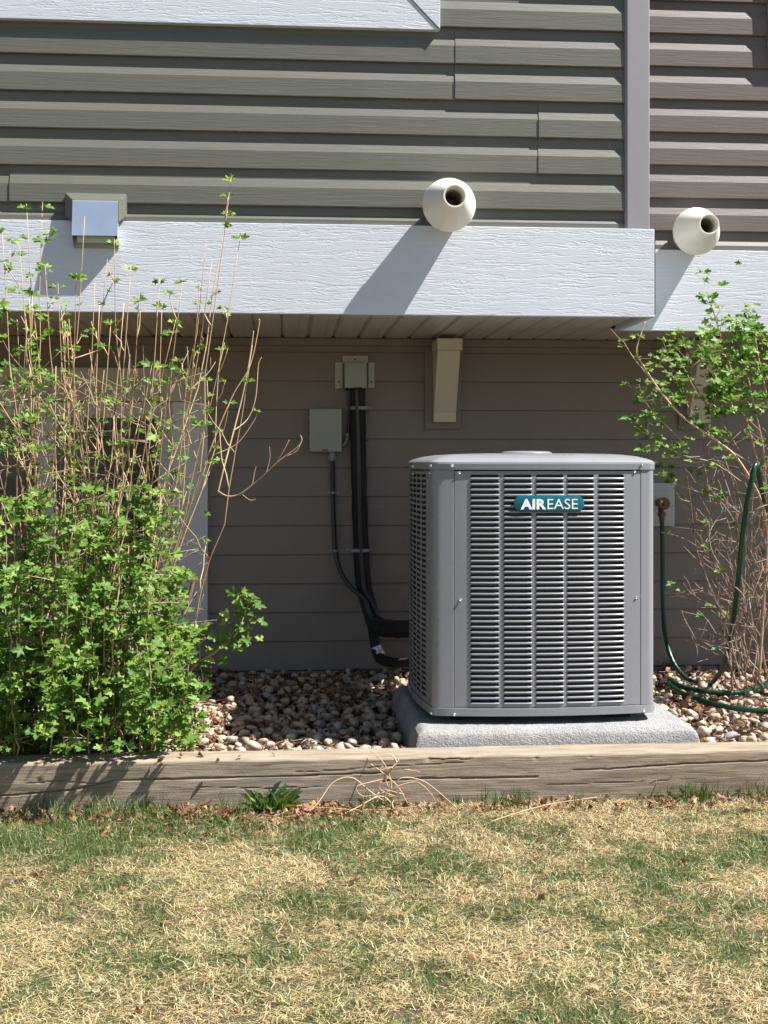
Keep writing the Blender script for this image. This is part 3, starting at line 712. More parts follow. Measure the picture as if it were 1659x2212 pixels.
# base pan
mb = MB(); ring(mb, .000, Zb0 - .0, .0045, Zb0 + .002); ring(mb, .0045, Zb0 + .002, .0045, Zb1 - .001); ring(mb, .0045, Zb1 - .001, -.004, Zb1); cap(mb, -.002, Zb0 + .001); cap(mb, -.02, Zb1)
ap(mb, 'base_pan', M['ac'], auto=35)
for (dx, dy) in ((-.24, -.24), (.24, -.24), (-.24, .24), (.24, .24)):
    mb = MB(); mb.box(AX + dx - .03, AX + dx + .03, AY + dy - .03, AY + dy + .03, szt - .001, Zb0 + .0005); ap(mb, 'rubber_foot', M['gap'])
# lid
mb = MB(); ring(mb, -.004, Zc0, .0045, Zc0); ring(mb, .0045, Zc0, .0055, Zc1 - .006); ring(mb, .0055, Zc1 - .006, .0045, Zc1 - .001); ring(mb, .0045, Zc1 - .001, .0015, Zc1 + .0015)
base_o = outline(.0015)
def sring(mb, f0, z0, f1, z1):
    n = len(base_o); q = lambda p, f, z: (AX + (p.x - AX) * f, AY + (p.y - AY) * f, z)
    mb.add([q(p, f0, z0) for p in base_o] + [q(p, f1, z1) for p in base_o], [(i, (i+1) % n, n + (i+1) % n, n + i) for i in range(n)])
prev = (1.0, Zc1 + .0015)
for (f_, z) in ((.985, Zc1 + .005), (.95, Zc1 + .010), (.88, Zc1 + .0165), (.78, Zc1 + .0215), (.64, Zc1 + .0245), (.45, Zc1 + .026), (.2, Zc1 + .0265)):
    sring(mb, prev[0], prev[1], f_, z); prev = (f_, z)
mb.add([(AX + (p.x - AX) * .2, AY + (p.y - AY) * .2, prev[1]) for p in base_o], [tuple(range(len(base_o)))])
ap(mb, 'top_cover', M['ac'], auto=50)
mb = MB(); pc = at(1137, 978, AY); mb.lathe([(0, .0), (.0, .082), (.004, .080), (.0075, .072), (.009, .05), (.0095, 0)], (pc.x, AY, Zc1 + .0255), (0, 0, 1), 40); ap(mb, 'fan_cap', M['ac'], smooth=True)
# coil inside
mb = MB(); ring(mb, -.028, Zb1, -.028, Zc0); ap(mb, 'coil', M['coil'])
# thin black rings set back in the gaps at base pan and lid
mb = MB(); ring(mb, -.012, Zb1, -.012, Zb1 + .004); ring(mb, -.008, Zc0 - .003, -.008, Zc0); ap(mb, 'gap_ring', M['gap'])
# posts
def strip(mb, pts, z0, z1, th=.0012):
    n = len(pts); c0 = Vector((AX, AY, 0))
    inner = [p + (c0 - p).normalized() * .012 for p in pts]
    mb.add([(p.x, p.y, z0) for p in pts] + [(p.x, p.y, z1) for p in pts], [(i, i+1, n+i+1, n+i) for i in range(n-1)])
    mb.add([(pts[0].x, pts[0].y, z0), (pts[0].x, pts[0].y, z1), (inner[0].x, inner[0].y, z1), (inner[0].x, inner[0].y, z0)], [(0, 1, 2, 3)])
    mb.add([(pts[-1].x, pts[-1].y, z0), (pts[-1].x, pts[-1].y, z1), (inner[-1].x, inner[-1].y, z1), (inner[-1].x, inner[-1].y, z0)], [(3, 2, 1, 0)])
TL, TR = -.815, .872            # the front panel runs between these
def corner_pts(k, ta, tb, o_=.0008):
    pts = [face(k, ta + (.955 - ta) * i / 4, o_) for i in range(5)]
    a, b_ = face(k, .955, o_), face((k+1) % 4, -.955, o_); cpt = face(k, 1.0, o_) * .5 + face((k+1) % 4, -1.0, o_) * .5
    for t in (.25, .5, .75): pts.append((a * (1-t) ** 2 + cpt * 2 * t * (1-t) + b_ * t * t))
    return pts + [face((k+1) % 4, -.955 + (tb + .955) * i / 4, o_) for i in range(5)]
for k, ta, tb in ((0, TR + .008, -.86), (1, .86, -.86), (2, .86, -.86), (3, .875, TL - .008)):
    mb = MB(); strip(mb, corner_pts(k, ta, tb), Zb1 + .001, Zc0 - .001); ap(mb, 'corner_post', M['ac'], auto=40)
for tt in (TL - .004, TR + .004):  # black strips that paint the shade inside the gaps beside the front panel
    mb = MB(); p_ = face(0, tt, -.0022); mb.box(p_.x - .0035, p_.x + .0035, p_.y, p_.y + .006, Zb1 + .001, Zc0 - .001); ap(mb, 'gap_shade_strip', M['gap'])
# louvred panels
yfront = AY - AH - SG * .8
def t_of(px): return (at(px, 1290, yfront).x - AX) / AH
cols = [(t_of(a), t_of(b_)) for a, b_ in ((1016.7, 1077.5), (1087.6, 1147.5), (1156.7, 1216.2), (1224, 1282.8), (1292.3, 1349.5))]
NR = 42; ztop = at(1180, 1024.5, yfront).z; zbot = at(1180, 1521, yfront).z; PT = (ztop - zbot) / NR
OP0, OP1 = .36 * PT, .95 * PT     # open part of each pitch
def panel(k, ta, tb, cs, name, z0, z1):
    mb = MB()
    ts = [ta] + [t for c_ in cs for t in c_] + [tb]
    solid = [(ts[2*i], ts[2*i+1]) for i in range(len(cs) + 1)]
    def quad(t0, t1, za, zb, nn=2):
        for q in range(nn):
            a, b_ = face(k, t0 + (t1 - t0) * q / nn), face(k, t0 + (t1 - t0) * (q+1) / nn)
            mb.add([(a.x, a.y, za), (b_.x, b_.y, za), (b_.x, b_.y, zb), (a.x, a.y, zb)], [(0, 1, 2, 3)])
            a2, b2 = face(k, t0 + (t1 - t0) * q / nn, -.0016), face(k, t0 + (t1 - t0) * (q+1) / nn, -.0016)
    for (a, b_) in solid: quad(a, b_, z0, z1)
    for (a, b_) in cs:
        quad(a, b_, z0, zbot, 3); quad(a, b_, ztop, z1, 3)
        for r in range(NR):
            za = zbot + PT * r
            quad(a, b_, za, za + .15 * PT, 3); quad(a, b_, za + OP1, za + PT, 3)
            # rounded upper corners of each slot
            for (tt, sgn) in ((a, 1), (b_, -1)):
                c1 = face(k, tt); d1 = face(k, tt + sgn * .010); zz = za + OP1
                mb.add([(c1.x, c1.y, zz), (d1.x, d1.y, zz), (c1.x, c1.y, zz - .0032)], [(0, 1, 2)] if sgn > 0 else [(0, 2, 1)])
    # returns
    for tt in (ta, tb):
        a, b_ = face(k, tt), face(k, tt, -.012); mb.add([(a.x, a.y, z0), (b_.x, b_.y, z0), (b_.x, b_.y, z1), (a.x, a.y, z1)], [(0, 1, 2, 3)])
    a = [face(k, ta + (tb - ta) * i / 12) for i in range(13)]; b_ = [face(k, ta + (tb - ta) * i / 12, -.010) for i in range(13)]
    for zz in (z0, z1): mb.add([(p.x, p.y, zz) for p in a] + [(p.x, p.y, zz) for p in b_], [(i, i+1, 13+i+1, 13+i) for i in range(12)])
    return mb
def louver_verts(wd):
    prof = [(-.001, .10), (.0026, .112), (.0035, .13), (.0036, .15), (.0031, .22), (.0021, .29), (.0005, .365), (-.002, .385), (-.009, .40), (-.009, .37), (-.002, .345)]
    nsec = [(-.5, .0, .0), (-.47, .55, 1), (-.42, 1, 1), (.42, 1, 1), (.47, .55, 1), (.5, .0, .0)]
    vs = []; n = len(prof)
    for (u, s_, _) in nsec:
        for (o_, z) in prof: vs.append((u * wd, -(o_ * (s_ if o_ > 0 else 1)), z * PT))
    fs = [(a*n+i, a*n+i+1, (a+1)*n+i+1, (a+1)*n+i) for a in range(len(nsec)-1) for i in range(n-1)]
    return vs, fs
fp = ap(panel(0, TL, TR, cols, 'front_panel', Zb1 + .002, Zc0 - .004), 'front_panel', M['ac'])
for ci, (a, b_) in enumerate(cols):
    pa, pb = face(0, a), face(0, b_); wd = (pb - pa).length; mid = face(0, (a + b_) / 2); mid = (pa + pb) * .25 + mid * .5; an = math.atan2(pb.y - pa.y, pb.x - pa.x)
    mb = MB(); mb.add(*louver_verts(wd * 1.03)); me = mb.mesh('louver')
    me.materials.append(M['ac'])
    for p in me.polygons: p.use_smooth = True
    for r in range(NR):
        o = link('louver', me, None, fp, (mid.x, mid.y, zbot + PT * r + .0006), (random.uniform(-.02, .02), 0, an))
for k in (1, 2, 3):
    cs = [(-.80 + i * .2300, -.80 + i * .2300 + .172) for i in range(7)] if k != 2 else [(-.80 + i * .2300, -.80 + i * .2300 + .172) for i in range(7)]
    sp_ = ap(panel(k, -.855, .855, cs, 'side_panel', Zb1 + .002, Zc0 - .004), 'side_panel', M['ac'])
    mb = MB()
    for (a, b_) in cs:
        pa, pb = face(k, a), face(k, b_); wd = (pb - pa).length; mid = (pa + pb) * .5; an = math.atan2(pb.y - pa.y, pb.x - pa.x); v_, f_ = louver_verts(wd * .98)
        ca, sa = math.cos(an), math.sin(an)
        for r in range(NR): mb.add([(mid.x + x * ca - y * .3 * sa, mid.y + x * sa + y * .3 * ca, z + zbot + PT * r) for x, y, z in v_], f_)
    o = build(mb, 'side_louvers', M['ac']); o.parent = sp_; o['kind'] = 'stuff'
# screws
def screw(px, py, k, o_=.005):
    # find t on face k by the line of sight
    best = None
    for i in range(401):
        t = -.98 + 1.96 * i / 400; q = face(k, t, o_); x, y = proj((q.x, q.y, .5))
        if best is None or abs(x - px) < best[0]: best = (abs(x - px), t, q)
    q = best[2]; v = q - CAM; z = CAM.z + (HOR - py) / FPX * Vector((v.x, v.y, 0)).dot(FW)
    nrm = (face(k, best[1], 1) - face(k, best[1], 0)); p = Vector((q.x, q.y, z))
    mb = MB(); mb.lathe([(-.002, .0052), (.0004, .0052), (.0008, .0036), (.0035, .0034), (.004, .0030), (.0040, .0014), (.0028, .0)], p, nrm, 10); ap(mb, 'screw', M['screw'], auto=30)
for s_ in ((977, 1006, 0, .0055), (1386, 1003, 0, .0055), (991.7, 1021.6, 0, .0), (1371, 1019.6, 0, .0), (994.4, 1296, 0, .0), (1374, 1291, 0, .0), (982, 1543.4, 0, .0045), (1391, 1535.5, 0, .0045),
           (934, 1006.8, 3, .0055), (929, 1022, 3, .0), (939, 1540.3, 3, .0045), (892, 1007.5, 3, .0055), (892.5, 1024, 3, 0.0)): screw(*s_)
# right-hand side screws seen in profile
for (py) in (1003, 1022, 1285):
    q = face(1, -.55, .005); v = q - CAM; z = CAM.z + (HOR - py) / FPX * Vector((v.x, v.y, 0)).dot(FW); mb = MB()
    mb.lathe([(-.002, .0052), (.0004, .0052), (.0008, .0036), (.0045, .0034), (.0048, .0)], (q.x, q.y, z), (1, 0, 0), 10); ap(mb, 'screw', M['screw'])
# badge
bc = at(1185.7, 1088.3, yfront - .006); bw, bh = .2065 / 2, .0485 / 2
an0 = 0.0
mb = MB(); pts = []
rr_ = bh * .98
for k in range(13): a = -math.pi / 2 + math.pi * k / 12; pts.append((bw - rr_ * .92 + rr_ * .92 * math.cos(a), rr_ * math.sin(a)))
for k in range(13): a = math.pi / 2 + math.pi * k / 12; pts.append((-bw + rr_ * .92 + rr_ * .92 * math.cos(a), rr_ * math.sin(a)))
n = len(pts)
lay = [(1.0, .007), (1.0, -.0025), (.985, -.0040), (.93, -.0046)]
mb.add([(bc.x + u * (1 - (1 - s_) * .25), bc.y + y, bc.z + v * s_) for (s_, y) in lay for (u, v) in pts],
       [(j*n+i, j*n+(i+1) % n, (j+1)*n+(i+1) % n, (j+1)*n+i) for j in range(3) for i in range(n)] + [tuple(range(3*n, 4*n)), tuple(range(n-1, -1, -1))])
bd_ = ap(mb, 'badge', M['badge'], auto=35)
dg = bpy.context.evaluated_depsgraph_get()
def text_part(s, x0, x1, z0, h, bold, parent, name):
    cu = bpy.data.curves.new(name, 'FONT'); cu.body = s; cu.size = 1.0; cu.extrude = .012; cu.offset = bold; cu.resolution_u = 6
    if bold: cu.space_character = 1.06
    ob = bpy.data.objects.new(name, cu); col.objects.link(ob); bpy.context.view_layer.update()
    me = bpy.data.meshes.new_from_object(ob.evaluated_get(bpy.context.evaluated_depsgraph_get())); bpy.data.objects.remove(ob)
    xs = [v.co.x for v in me.vertices]; ys = [v.co.y for v in me.vertices]; sx = (x1 - x0) / (max(xs) - min(xs)); sy = h / (max(ys) - min(ys))
    for v in me.vertices: v.co = Vector((x0 + (v.co.x - min(xs)) * sx, bc.y - .0049 - v.co.z * .04, z0 + (v.co.y - min(ys)) * sy))
    o = link(name, me, M['letter']); o.parent = parent; return o
L0 = bc.x - bw; LW = 2 * bw
text_part('AIR', L0 + LW * .094, L0 + LW * .458, bc.z - .0160, .0302, .045, bd_, 'lettering')
text_part('EASE', L0 + LW * .474, L0 + LW * .906, bc.z - .0155, .0300, .0, bd_, 'lettering')

# ------------------------------------------------------------------ river stones
def stone_mesh(i, sub=2):
    bm = bmesh.new(); bmesh.ops.create_icosphere(bm, subdivisions=sub, radius=1.0)
    ax = Vector((1, random.uniform(.58, .95), random.uniform(.38, .72)))
    FAC = [(Vector((random.gauss(0, 1), random.gauss(0, 1), random.gauss(0, 1))).normalized(), random.uniform(.42, .66)) for _ in range(5)]
    for v in bm.verts:
        n = 1 + .34 * noise.noise(v.co * 1.0 + Vector((i * 7.1, 0, 0))) + .12 * noise.noise(v.co * 2.4 + Vector((0, i * 3.3, 0)))
        v.co = Vector((v.co.x * ax.x, v.co.y * ax.y, v.co.z * ax.z)) * n
        for (d_, h_) in FAC:
            q = v.co.dot(d_) - h_
            if q > 0: v.co -= d_ * q * .88
    me = bpy.data.meshes.new('river_stone'); bm.to_mesh(me); bm.free()
    for p in me.polygons: p.use_smooth = True
    me.materials.append(M['stone']); return me
SM = [stone_mesh(i) for i in range(14)]
SV = []
for me in SM:
    co = np.empty(len(me.vertices) * 3, np.float32); me.vertices.foreach_get('co', co); li = np.empty(len(me.loops), np.int32); me.loops.foreach_get('vertex_index', li); SV.append((co.reshape(-1, 3), li))
cand = []
def blocked(x, y, r):
    if sx0 - .03 - r * .4 < x < sx1 + .03 + r * .4 and y < sy1 + .02 and y > sy0 - .03: return True
    return False
occ = {}
def try_place(x, y, r, f=.80):
    gx, gy = int(x / .08), int(y / .08)
    for i in range(gx - 1, gx + 2):
        for j in range(gy - 1, gy + 2):
            for (a, b_, c_) in occ.get((i, j), ()):
                if (a - x) ** 2 + (b_ - y) ** 2 < ((r + c_) * f) ** 2: return False
    occ.setdefault((gx, gy), []).append((x, y, r)); return True
for (ntry, r0, r1, zoff) in ((2200, .022, .033, .009), (8000, .014, .021, .005), (18000, .008, .013, .0)):
    for _ in range(ntry):
        x = random.uniform(-1.5, 2.5); y = random.uniform(-1.45, -.05); r = random.uniform(r0, r1)
        if x > 1.15 and r > .02 and random.random() < .3: r *= 1.25
        if blocked(x, y, r): continue
        if x > 1.2 and noise.noise(Vector((x * 4, y * 4, 5))) > .1 and random.random() < .75: continue
        if y > TY1 + .0 - r * .0 and y - r < TY1: continue
        if not try_place(x, y, r, .80): continue
        cand.append((x, y, bed_z(x, y) + zoff + random.uniform(-.004, .004), r))
# a second, looser layer on top
occ.clear()
for _ in range(2600):
    x = random.uniform(-1.5, 2.5); y = random.uniform(-1.43, -.05); r = random.uniform(.014, .026)
    if blocked(x, y, r) or (x > 1.2 and random.random() < .6) or y - r < TY1: continue
    if not try_place(x, y, r, 1.25): continue
    cand.append((x, y, bed_z(x, y) + .022 + r * .25, r))
def vis_score(c_):
    x, y, z, r = c_; px, py = proj((x, y, z))
    if not (380 < px < 1655 and 1440 < py < 1625): return 0
    if 905 < px < 1400: return 0
    return r / (y - CAM.y) * (1 + .0 * px)
order = sorted(range(len(cand)), key=lambda i: -vis_score(cand[i]))
single = set(order[:286])
vv = []; ff = []; off = 0
for i, (x, y, z, r) in enumerate(cand):
    k = random.randrange(14); rot = (random.gauss(0, .45), random.gauss(0, .45), random.uniform(0, 6.28))
    if i in single:
        o = link('river_stone', SM[k], None, None, (x, y, z), rot); o.scale = (r, r * random.uniform(.75, 1.05), r * random.uniform(.7, 1.1))
        tag(o, 'smooth tan, pink or grey river stone lying among others in the gravel bed', 'stone', 'river stones in the gravel bed')
    else:
        mt = np.array((Matrix.Translation((x, y, z)) @ __import__('mathutils').Euler(rot).to_matrix().to_4x4() @ Matrix.Scale(r, 4)))
        co, li = SV[k]; vv.append(co @ mt[:3, :3].T + mt[:3, 3]); ff.append(li + off); off += len(co)
me = np_mesh('small_stones', np.concatenate(vv), np.concatenate(ff), np.full(sum(len(f) for f in ff) // 3, 3), M['stone'])
tag(link('small_stones', me), 'bed of mixed tan and grey river stones between timber edging and wall', 'gravel', kind='stuff')
me = stone_mesh(31, 3)
o = link('river_stone', me, None, None, onz(548, 1613, -.008), (.3, .4, .6)); o.scale = (.029, .027, .032)
tag(o, 'blocky sunlit tan stone sitting alone against the back of the timber beam', 'stone')

# ------------------------------------------------------------------ leaves
def leaf_shape(k, lobes=True):
    # currant / gooseberry leaf: three to five pointed lobes, folded along the midrib
    rs = []
    if lobes:
        base = [(-165, .26), (-142, .50), (-126, .62), (-112, .46), (-98, .44), (-80, .74), (-64, .92), (-52, .62), (-42, .44), (-30, .58), (-22, .80), (-10, .86), (0, 1.05), (10, .86), (22, .80), (30, .58), (42, .44), (52, .62), (64, .92), (80, .74), (98, .44), (112, .46), (126, .62), (142, .50), (165, .26)]
    else: base = [(-160, .2), (-120, .42), (-80, .5), (-45, .62), (-20, .8), (0, 1.0), (20, .8), (45, .62), (80, .5), (120, .42), (160, .2)]
    vs = [(0, 0, 0)]
    for a, r in base:
        an = R(a); r *= random.uniform(.9, 1.08); x, y = r * math.sin(an) * .9, r * math.cos(an)
        z = abs(x) * .28 - .18 * (y ** 2) * (.5 + .5 * (k % 3)) + .06 * math.sin(an * 5 + k)
        vs.append((x, y + .25, z))
    n = len(base); return np.array(vs, np.float32), [(0, i + 1, i + 2) for i in range(n - 1)]
LS = [leaf_shape(k) for k in range(6)]
LM = []
for v, f in LS:
    me = bpy.data.meshes.new('leaf'); me.from_pydata([tuple(a) for a in v], [], f); me.materials.append(M['leaf'])
    for p in me.polygons: p.use_smooth = True
    LM.append(me)
def rot_np(d, roll, face_=True):
    d = Vector(d).normalized()
    if not face_: return d.to_track_quat('Y', 'Z').to_matrix() @ Matrix.Rotation(roll, 3, 'Y')
    h = math.sin(d.x * 91.7 + d.z * 57.3 + roll * 13.1)
    n = Vector((roll * .7 + .15, -.35 - .45 * abs(h), .55 + .35 * h)).normalized()
    n = (n - d * n.dot(d)); n = n.normalized() if n.length > .05 else Vector((0, 0, 1))
    x = d.cross(n).normalized(); return Matrix((x, d, n)).transposed()
def leaves_to(root, items, nsingle, name, shapes=LS, meshes=LM, mat='leaf', stuff='foliage'):
    items = [it for it in items]
    key = lambda it: -it[2] / max(.5, (it[0].y - CAM.y)) if 0 <= proj(it[0])[0] <= 1659 else 0
    idx = sorted(range(len(items)), key=lambda i: key(items[i]) + .004 * ((i * 7919) % 97) / 97)
    sing = set(idx[:nsingle]); vv = []; ff = []; off = 0
    for i, (p, d, s, roll) in enumerate(items):
        k = i % len(shapes); q = rot_np(d, roll)
        if i in sing:
            o = link(name, meshes[k], None, root); o.matrix_local = Matrix.Translation(p - root.location) @ q.to_4x4() @ Matrix.Scale(s, 4)
        else:
            v, f = shapes[k]; vv.append((v * s) @ np.array(q).T + np.array(p)[None, :]); ff.append((np.array(f) + off).ravel()); off += len(v)
    me = np_mesh(stuff, np.concatenate(vv) - np.array(root.location)[None, :], np.concatenate(ff), np.full(sum(len(f) for f in ff) // 3, 3), M[mat])
    o = link(stuff, me, None, root); o['kind'] = 'stuff'

def rv(s=1.0): return Vector((random.uniform(-s, s), random.uniform(-s, s), random.uniform(-s, s)))
def curve_stem(a, b, bow=.1, n=9, wig=.006):
    a, b = Vector(a), Vector(b); L = (b - a).length; side = Vector((random.uniform(-1, 1), random.uniform(-1, 1), 0)); pts = []
    sd = random.random() * 50
    for i in range(n + 1):
        t = i / n; p = a.lerp(b, t) + side * (bow * L * math.sin(math.pi * t) * .5)
        p += Vector((noise.noise(Vector((t * 4 + sd, 0, 0))), noise.noise(Vector((0, t * 4 + sd, 0))), 0)) * wig * 3 * math.sin(math.pi * min(1, t * 1.2)); pts.append(p)
    return pts

def cluster(items, p, n, s, spread=.012, updir=.5):
    for _ in range(n):
        an = random.uniform(0, 6.28); d = Vector((math.cos(an), math.sin(an) * .9 - .25, random.uniform(-.35, .75) * updir + .05)).normalized()
        items.append((p + d * random.uniform(.2, 1) * spread, d, s * random.uniform(.6, 1.15), random.uniform(-.7, .7)))

# ---- left shrub
BC = Vector((onz(200, 1600, 0).x, -1.2, 0))
ls = empty('currant_shrub', (BC.x, -1.2, 0), 'large leafy currant shrub with tall bare tan stems in front of the basement window', 'shrub')
def stem_obj(root, paths, mat='stem', name='stem'):
    mb = MB()
    for pts, r0, r1 in paths:
        n = len(pts); mb.tube([p - root.location for p in pts], [r0 + (r1 - r0) * i / (n - 1) for i in range(n)], 5)
    me = mb.mesh(name, True); me.materials.append(M[mat]); o = link(name, me, None, root); return o
items = []
tips = [(500, 378), (492, 455), (92, 436), (57, 440), (183, 467), (247, 515), (445, 527), (283, 572), (345, 600), (4, 492), (42, 530), (125, 612), (432, 612), (458, 560), (520, 505), (232, 560),
        (205, 610), (165, 590), (300, 640), (395, 600), (545, 745), (380, 690), (268, 655), (350, 655), (-30, 470), (-60, 560), (70, 640), (145, 700), (485, 740),
        (330, 780), (60, 730), (225, 800), (290, 830), (-100, 640), (-140, 720), (-200, 700), (365, 815), (20, 780), (150, 830), (85, 850), (-60, 830),
        (215, 655), (132, 660), (98, 575), (37, 690), (240, 690)]
for (tx, ty) in tips:
    Yt = random.uniform(-1.66, -1.15)
    tip = at(tx, ty, Yt)
    bx = (tx * .62 + 70 if tx < 380 else 240 + (tx - 380) * .35) + random.uniform(-80, 45)
    b0 = Vector((at(bx, 1600, -1.2).x, random.uniform(-1.36, -1.02), -.05))
    pts = curve_stem(b0, tip, random.uniform(-.10, .10), 12, .026)
    if tx > 400:   # outer stems sweep outward then rise
        for i, p in enumerate(pts): t = i / 12; p.x += .03 * math.sin(math.pi * t)
    paths = [(pts, random.uniform(.0024, .0038), .0009)]
    for i in range(2, 12):
        p = pts[i]; h = p.z
        # short side shoots
        if random.random() < .42:
            d = Vector((random.uniform(-.7, .7), random.uniform(-.7, .5), 1.0)).normalized(); q = curve_stem(p, p + d * random.uniform(.05, .16) * (1.2 if h < .9 else .6), .1, 4, .004)
            paths.append((q, .0020, .0008))
            if random.random() < .8: cluster(items, q[-1], random.randint(2, 4), .014, .009)
            if random.random() < .4: cluster(items, q[2], 2, .014, .008)
        if h > .75:
            if random.random() < .30: cluster(items, p, random.randint(2, 5), random.uniform(.011, .017), .010)
    if random.random() < .55: cluster(items, tip - Vector((0, 0, .012)), random.randint(3, 6), .018, .012)
    stem_obj(ls, paths)
# leafy shoots filling the lower part
def dens(px, py):
    lim = 1010 + (60 * abs(px - 220) / 220 if px < 220 else 0) + (0 if px < 330 else (px - 330) * 2.6)
    return py > lim
nsh = 0
for _ in range(190):
    px = random.uniform(-160, 415); Ys = random.uniform(-1.46, -1.05); b0 = at(px, 1610, Ys); b0.z = -.05
    ty = random.uniform(1000, 1500) if random.random() < .75 else random.uniform(1400, 1590)
    tx = px + random.uniform(-45, 45)
    if not dens(tx, ty): continue
    tip = at(tx, ty, Ys + random.uniform(-.34, -.02))
    pts = curve_stem(b0, tip, random.uniform(-.08, .08), 10, .012); paths = [(pts, .0030, .0010)]
    L = (tip - b0).length; steps = max(3, int(L / .023))
    for s in range(steps):
        t = (s + random.random()) / steps; f = t * 10; i = min(9, int(f)); p = pts[i].lerp(pts[i+1], f - i)
        if t > .12 and random.random() < (.9 if t > .3 else .5): cluster(items, p, random.randint(2, 4), random.uniform(.013, .025), random.uniform(.010, .030))
    cluster(items, tip, 6, .020, .014)
    if nsh < 110: stem_obj(ls, paths); nsh += 1
# loose clusters to close the lower mass
for _ in range(620):
    px = random.uniform(-200, 410); py = random.uniform(1050, 1625)
    if not dens(px, py - 15): continue
    if random.random() < .85 and noise.noise(Vector((px * .016, py * .016, 3))) < (.0 if py < 1480 else .14): continue
    cluster(items, at(px, py, random.uniform(-1.78, -1.25)), random.randint(2, 5), random.uniform(.013, .027), .022)
# right-hand low branch and arching bare branches
def branch(pl, r0, r1, root, mat='stem', n=6):
    pts = smooth_path([at(*p) for p in pl], n); stem_obj(root, [(pts, r0, r1)], mat); return pts
b1 = branch([(380, 1500, -1.2), (420, 1440, -1.25), (470, 1405, -1.3), (510, 1370, -1.32), (530, 1320, -1.33), (540, 1285, -1.34)], .0035, .0014, ls)
for p in b1[10:]:
    if random.random() < .75: cluster(items, p + rv(.012), random.randint(1, 3), random.uniform(.018, .028), .018)
for (x, y) in ((500, 1330), (525, 1300), (548, 1310), (555, 1345), (545, 1385), (520, 1400), (490, 1395), (470, 1430), (515, 1285), (490, 1350), (450, 1440), (530, 1360), (470, 1375)): cluster(items, at(x, y, -1.33), 3, .026, .018)
branch([(470, 1060, -1.15), (492, 1072, -1.18), (520, 1066, -1.2), (560, 1035, -1.22), (600, 998, -1.24), (640, 968, -1.26), (652, 952, -1.26), (649, 940, -1.26)], .0026, .0010, ls)
branch([(575, 1022, -1.23), (583, 990, -1.23), (582, 965, -1.23)], .0012, .0007, ls)
branch([(520, 1066, -1.2), (540, 1080, -1.2), (552, 1078, -1.2)], .0012, .0007, ls)
branch([(620, 985, -1.25), (640, 975, -1.25), (648, 962, -1.25)], .0011, .0007, ls)
branch([(596, 1002, -1.24), (612, 975, -1.25), (625, 950, -1.25)], .0014, .0008, ls)
branch([(545, 1046, -1.22), (550, 1020, -1.22), (553, 1008, -1.22)], .0013, .0008, ls)
branch([(470, 1065, -1.15), (485, 1005, -1.15), (505, 930, -1.12), (525, 850, -1.1), (540, 770, -1.1), (548, 715, -1.1)], .0032, .0012, ls)
branch([(505, 930, -1.12), (535, 905, -1.1), (552, 860, -1.1), (558, 790, -1.1), (565, 772, -1.1)], .0018, .0009, ls)
branch([(440, 1010, -1.2), (470, 930, -1.2), (505, 850, -1.2), (540, 790, -1.2), (560, 700, -1.2), (558, 690, -1.2)], .0024, .001, ls)
branch([(455, 985, -1.2), (510, 960, -1.2), (545, 915, -1.2), (556, 892, -1.2)], .0016, .0008, ls); cluster(items, at(556, 888, -1.2), 2, .012, .006)
branch([(395, 1330, -1.3), (410, 1285, -1.3), (417, 1255, -1.3)], .007, .0065, ls, 'twig'); branch([(400, 1420, -1.3), (430, 1390, -1.3), (443, 1378, -1.3)], .006, .0055, ls, 'twig')
# dense dead twigs in the middle
for _ in range(14):
    px = random.uniform(-130, 330); ty = random.uniform(640, 1010); b0 = Vector((at(px * .8 + 40, 1600, -1.25).x, random.uniform(-1.42, -1.05), -.05))
    pts = curve_stem(b0, at(px, ty, random.uniform(-1.62, -1.15)), random.uniform(-.1, .1), 12, .016); paths = [(pts, random.uniform(.0025, .0045), .0010)]
    for i in range(4, 12):
        for _k in range(2):
            if random.random() < .6:
                p = pts[i]; d = Vector((random.uniform(-.9, .9), random.uniform(-.6, .5), random.uniform(.2, 1.1))).normalized(); q = curve_stem(p, p + d * random.uniform(.04, .13), .15, 4, .005); paths.append((q, .0017, .0007))
                if random.random() < .35: cluster(items, q[-1], 3, .014, .008)
    stem_obj(ls, paths, 'stem' if random.random() < .6 else 'twig')
mb = MB()
for _ in range(560):
    px = random.uniform(-150, 400); py = random.uniform(820, 1600)
    if px > 400 and random.random() < .6: continue
    a = at(px, py, random.uniform(-1.58, -1.05)); d = Vector((random.uniform(-1, 1), random.uniform(-.5, .5), random.uniform(-.25, 1.1))).normalized()
    L = random.uniform(.04, .16); pts = curve_stem(a, a + d * L, .2, 4, .004)
    mb.tube([p - ls.location for p in pts], [.0017, .0015, .0013, .001, .0007], 4)
    for k in (1, 2, 3):
        if random.random() < .6:
            e = (d + rv(.9)).normalized(); mb.tube([pts[k] - ls.location, pts[k] + e * random.uniform(.015, .05) - ls.location], [.0010, .0006], 3)
me = mb.mesh('twigs', True); me.materials.append(M['twig']); o = link('twigs', me, None, ls); o['kind'] = 'stuff'
for _ in range(80):
    px = random.uniform(-100, 440); py = random.uniform(800, 1120)
    cluster(items, at(px, py, random.uniform(-1.60, -1.1)), random.randint(2, 4), random.uniform(.010, .017), .012)
for _ in range(120):
    px = random.uniform(-140, 110) if random.random() < .85 else random.uniform(100, 400); py = random.uniform(500, 1040) if px < 110 else random.uniform(720, 1040)
    cluster(items, at(px, py, random.uniform(-1.64, -1.2)), random.randint(3, 5), random.uniform(.012, .021), .014)
print('left leaves', len(items))
leaves_to(ls, items, 290, 'leaf')

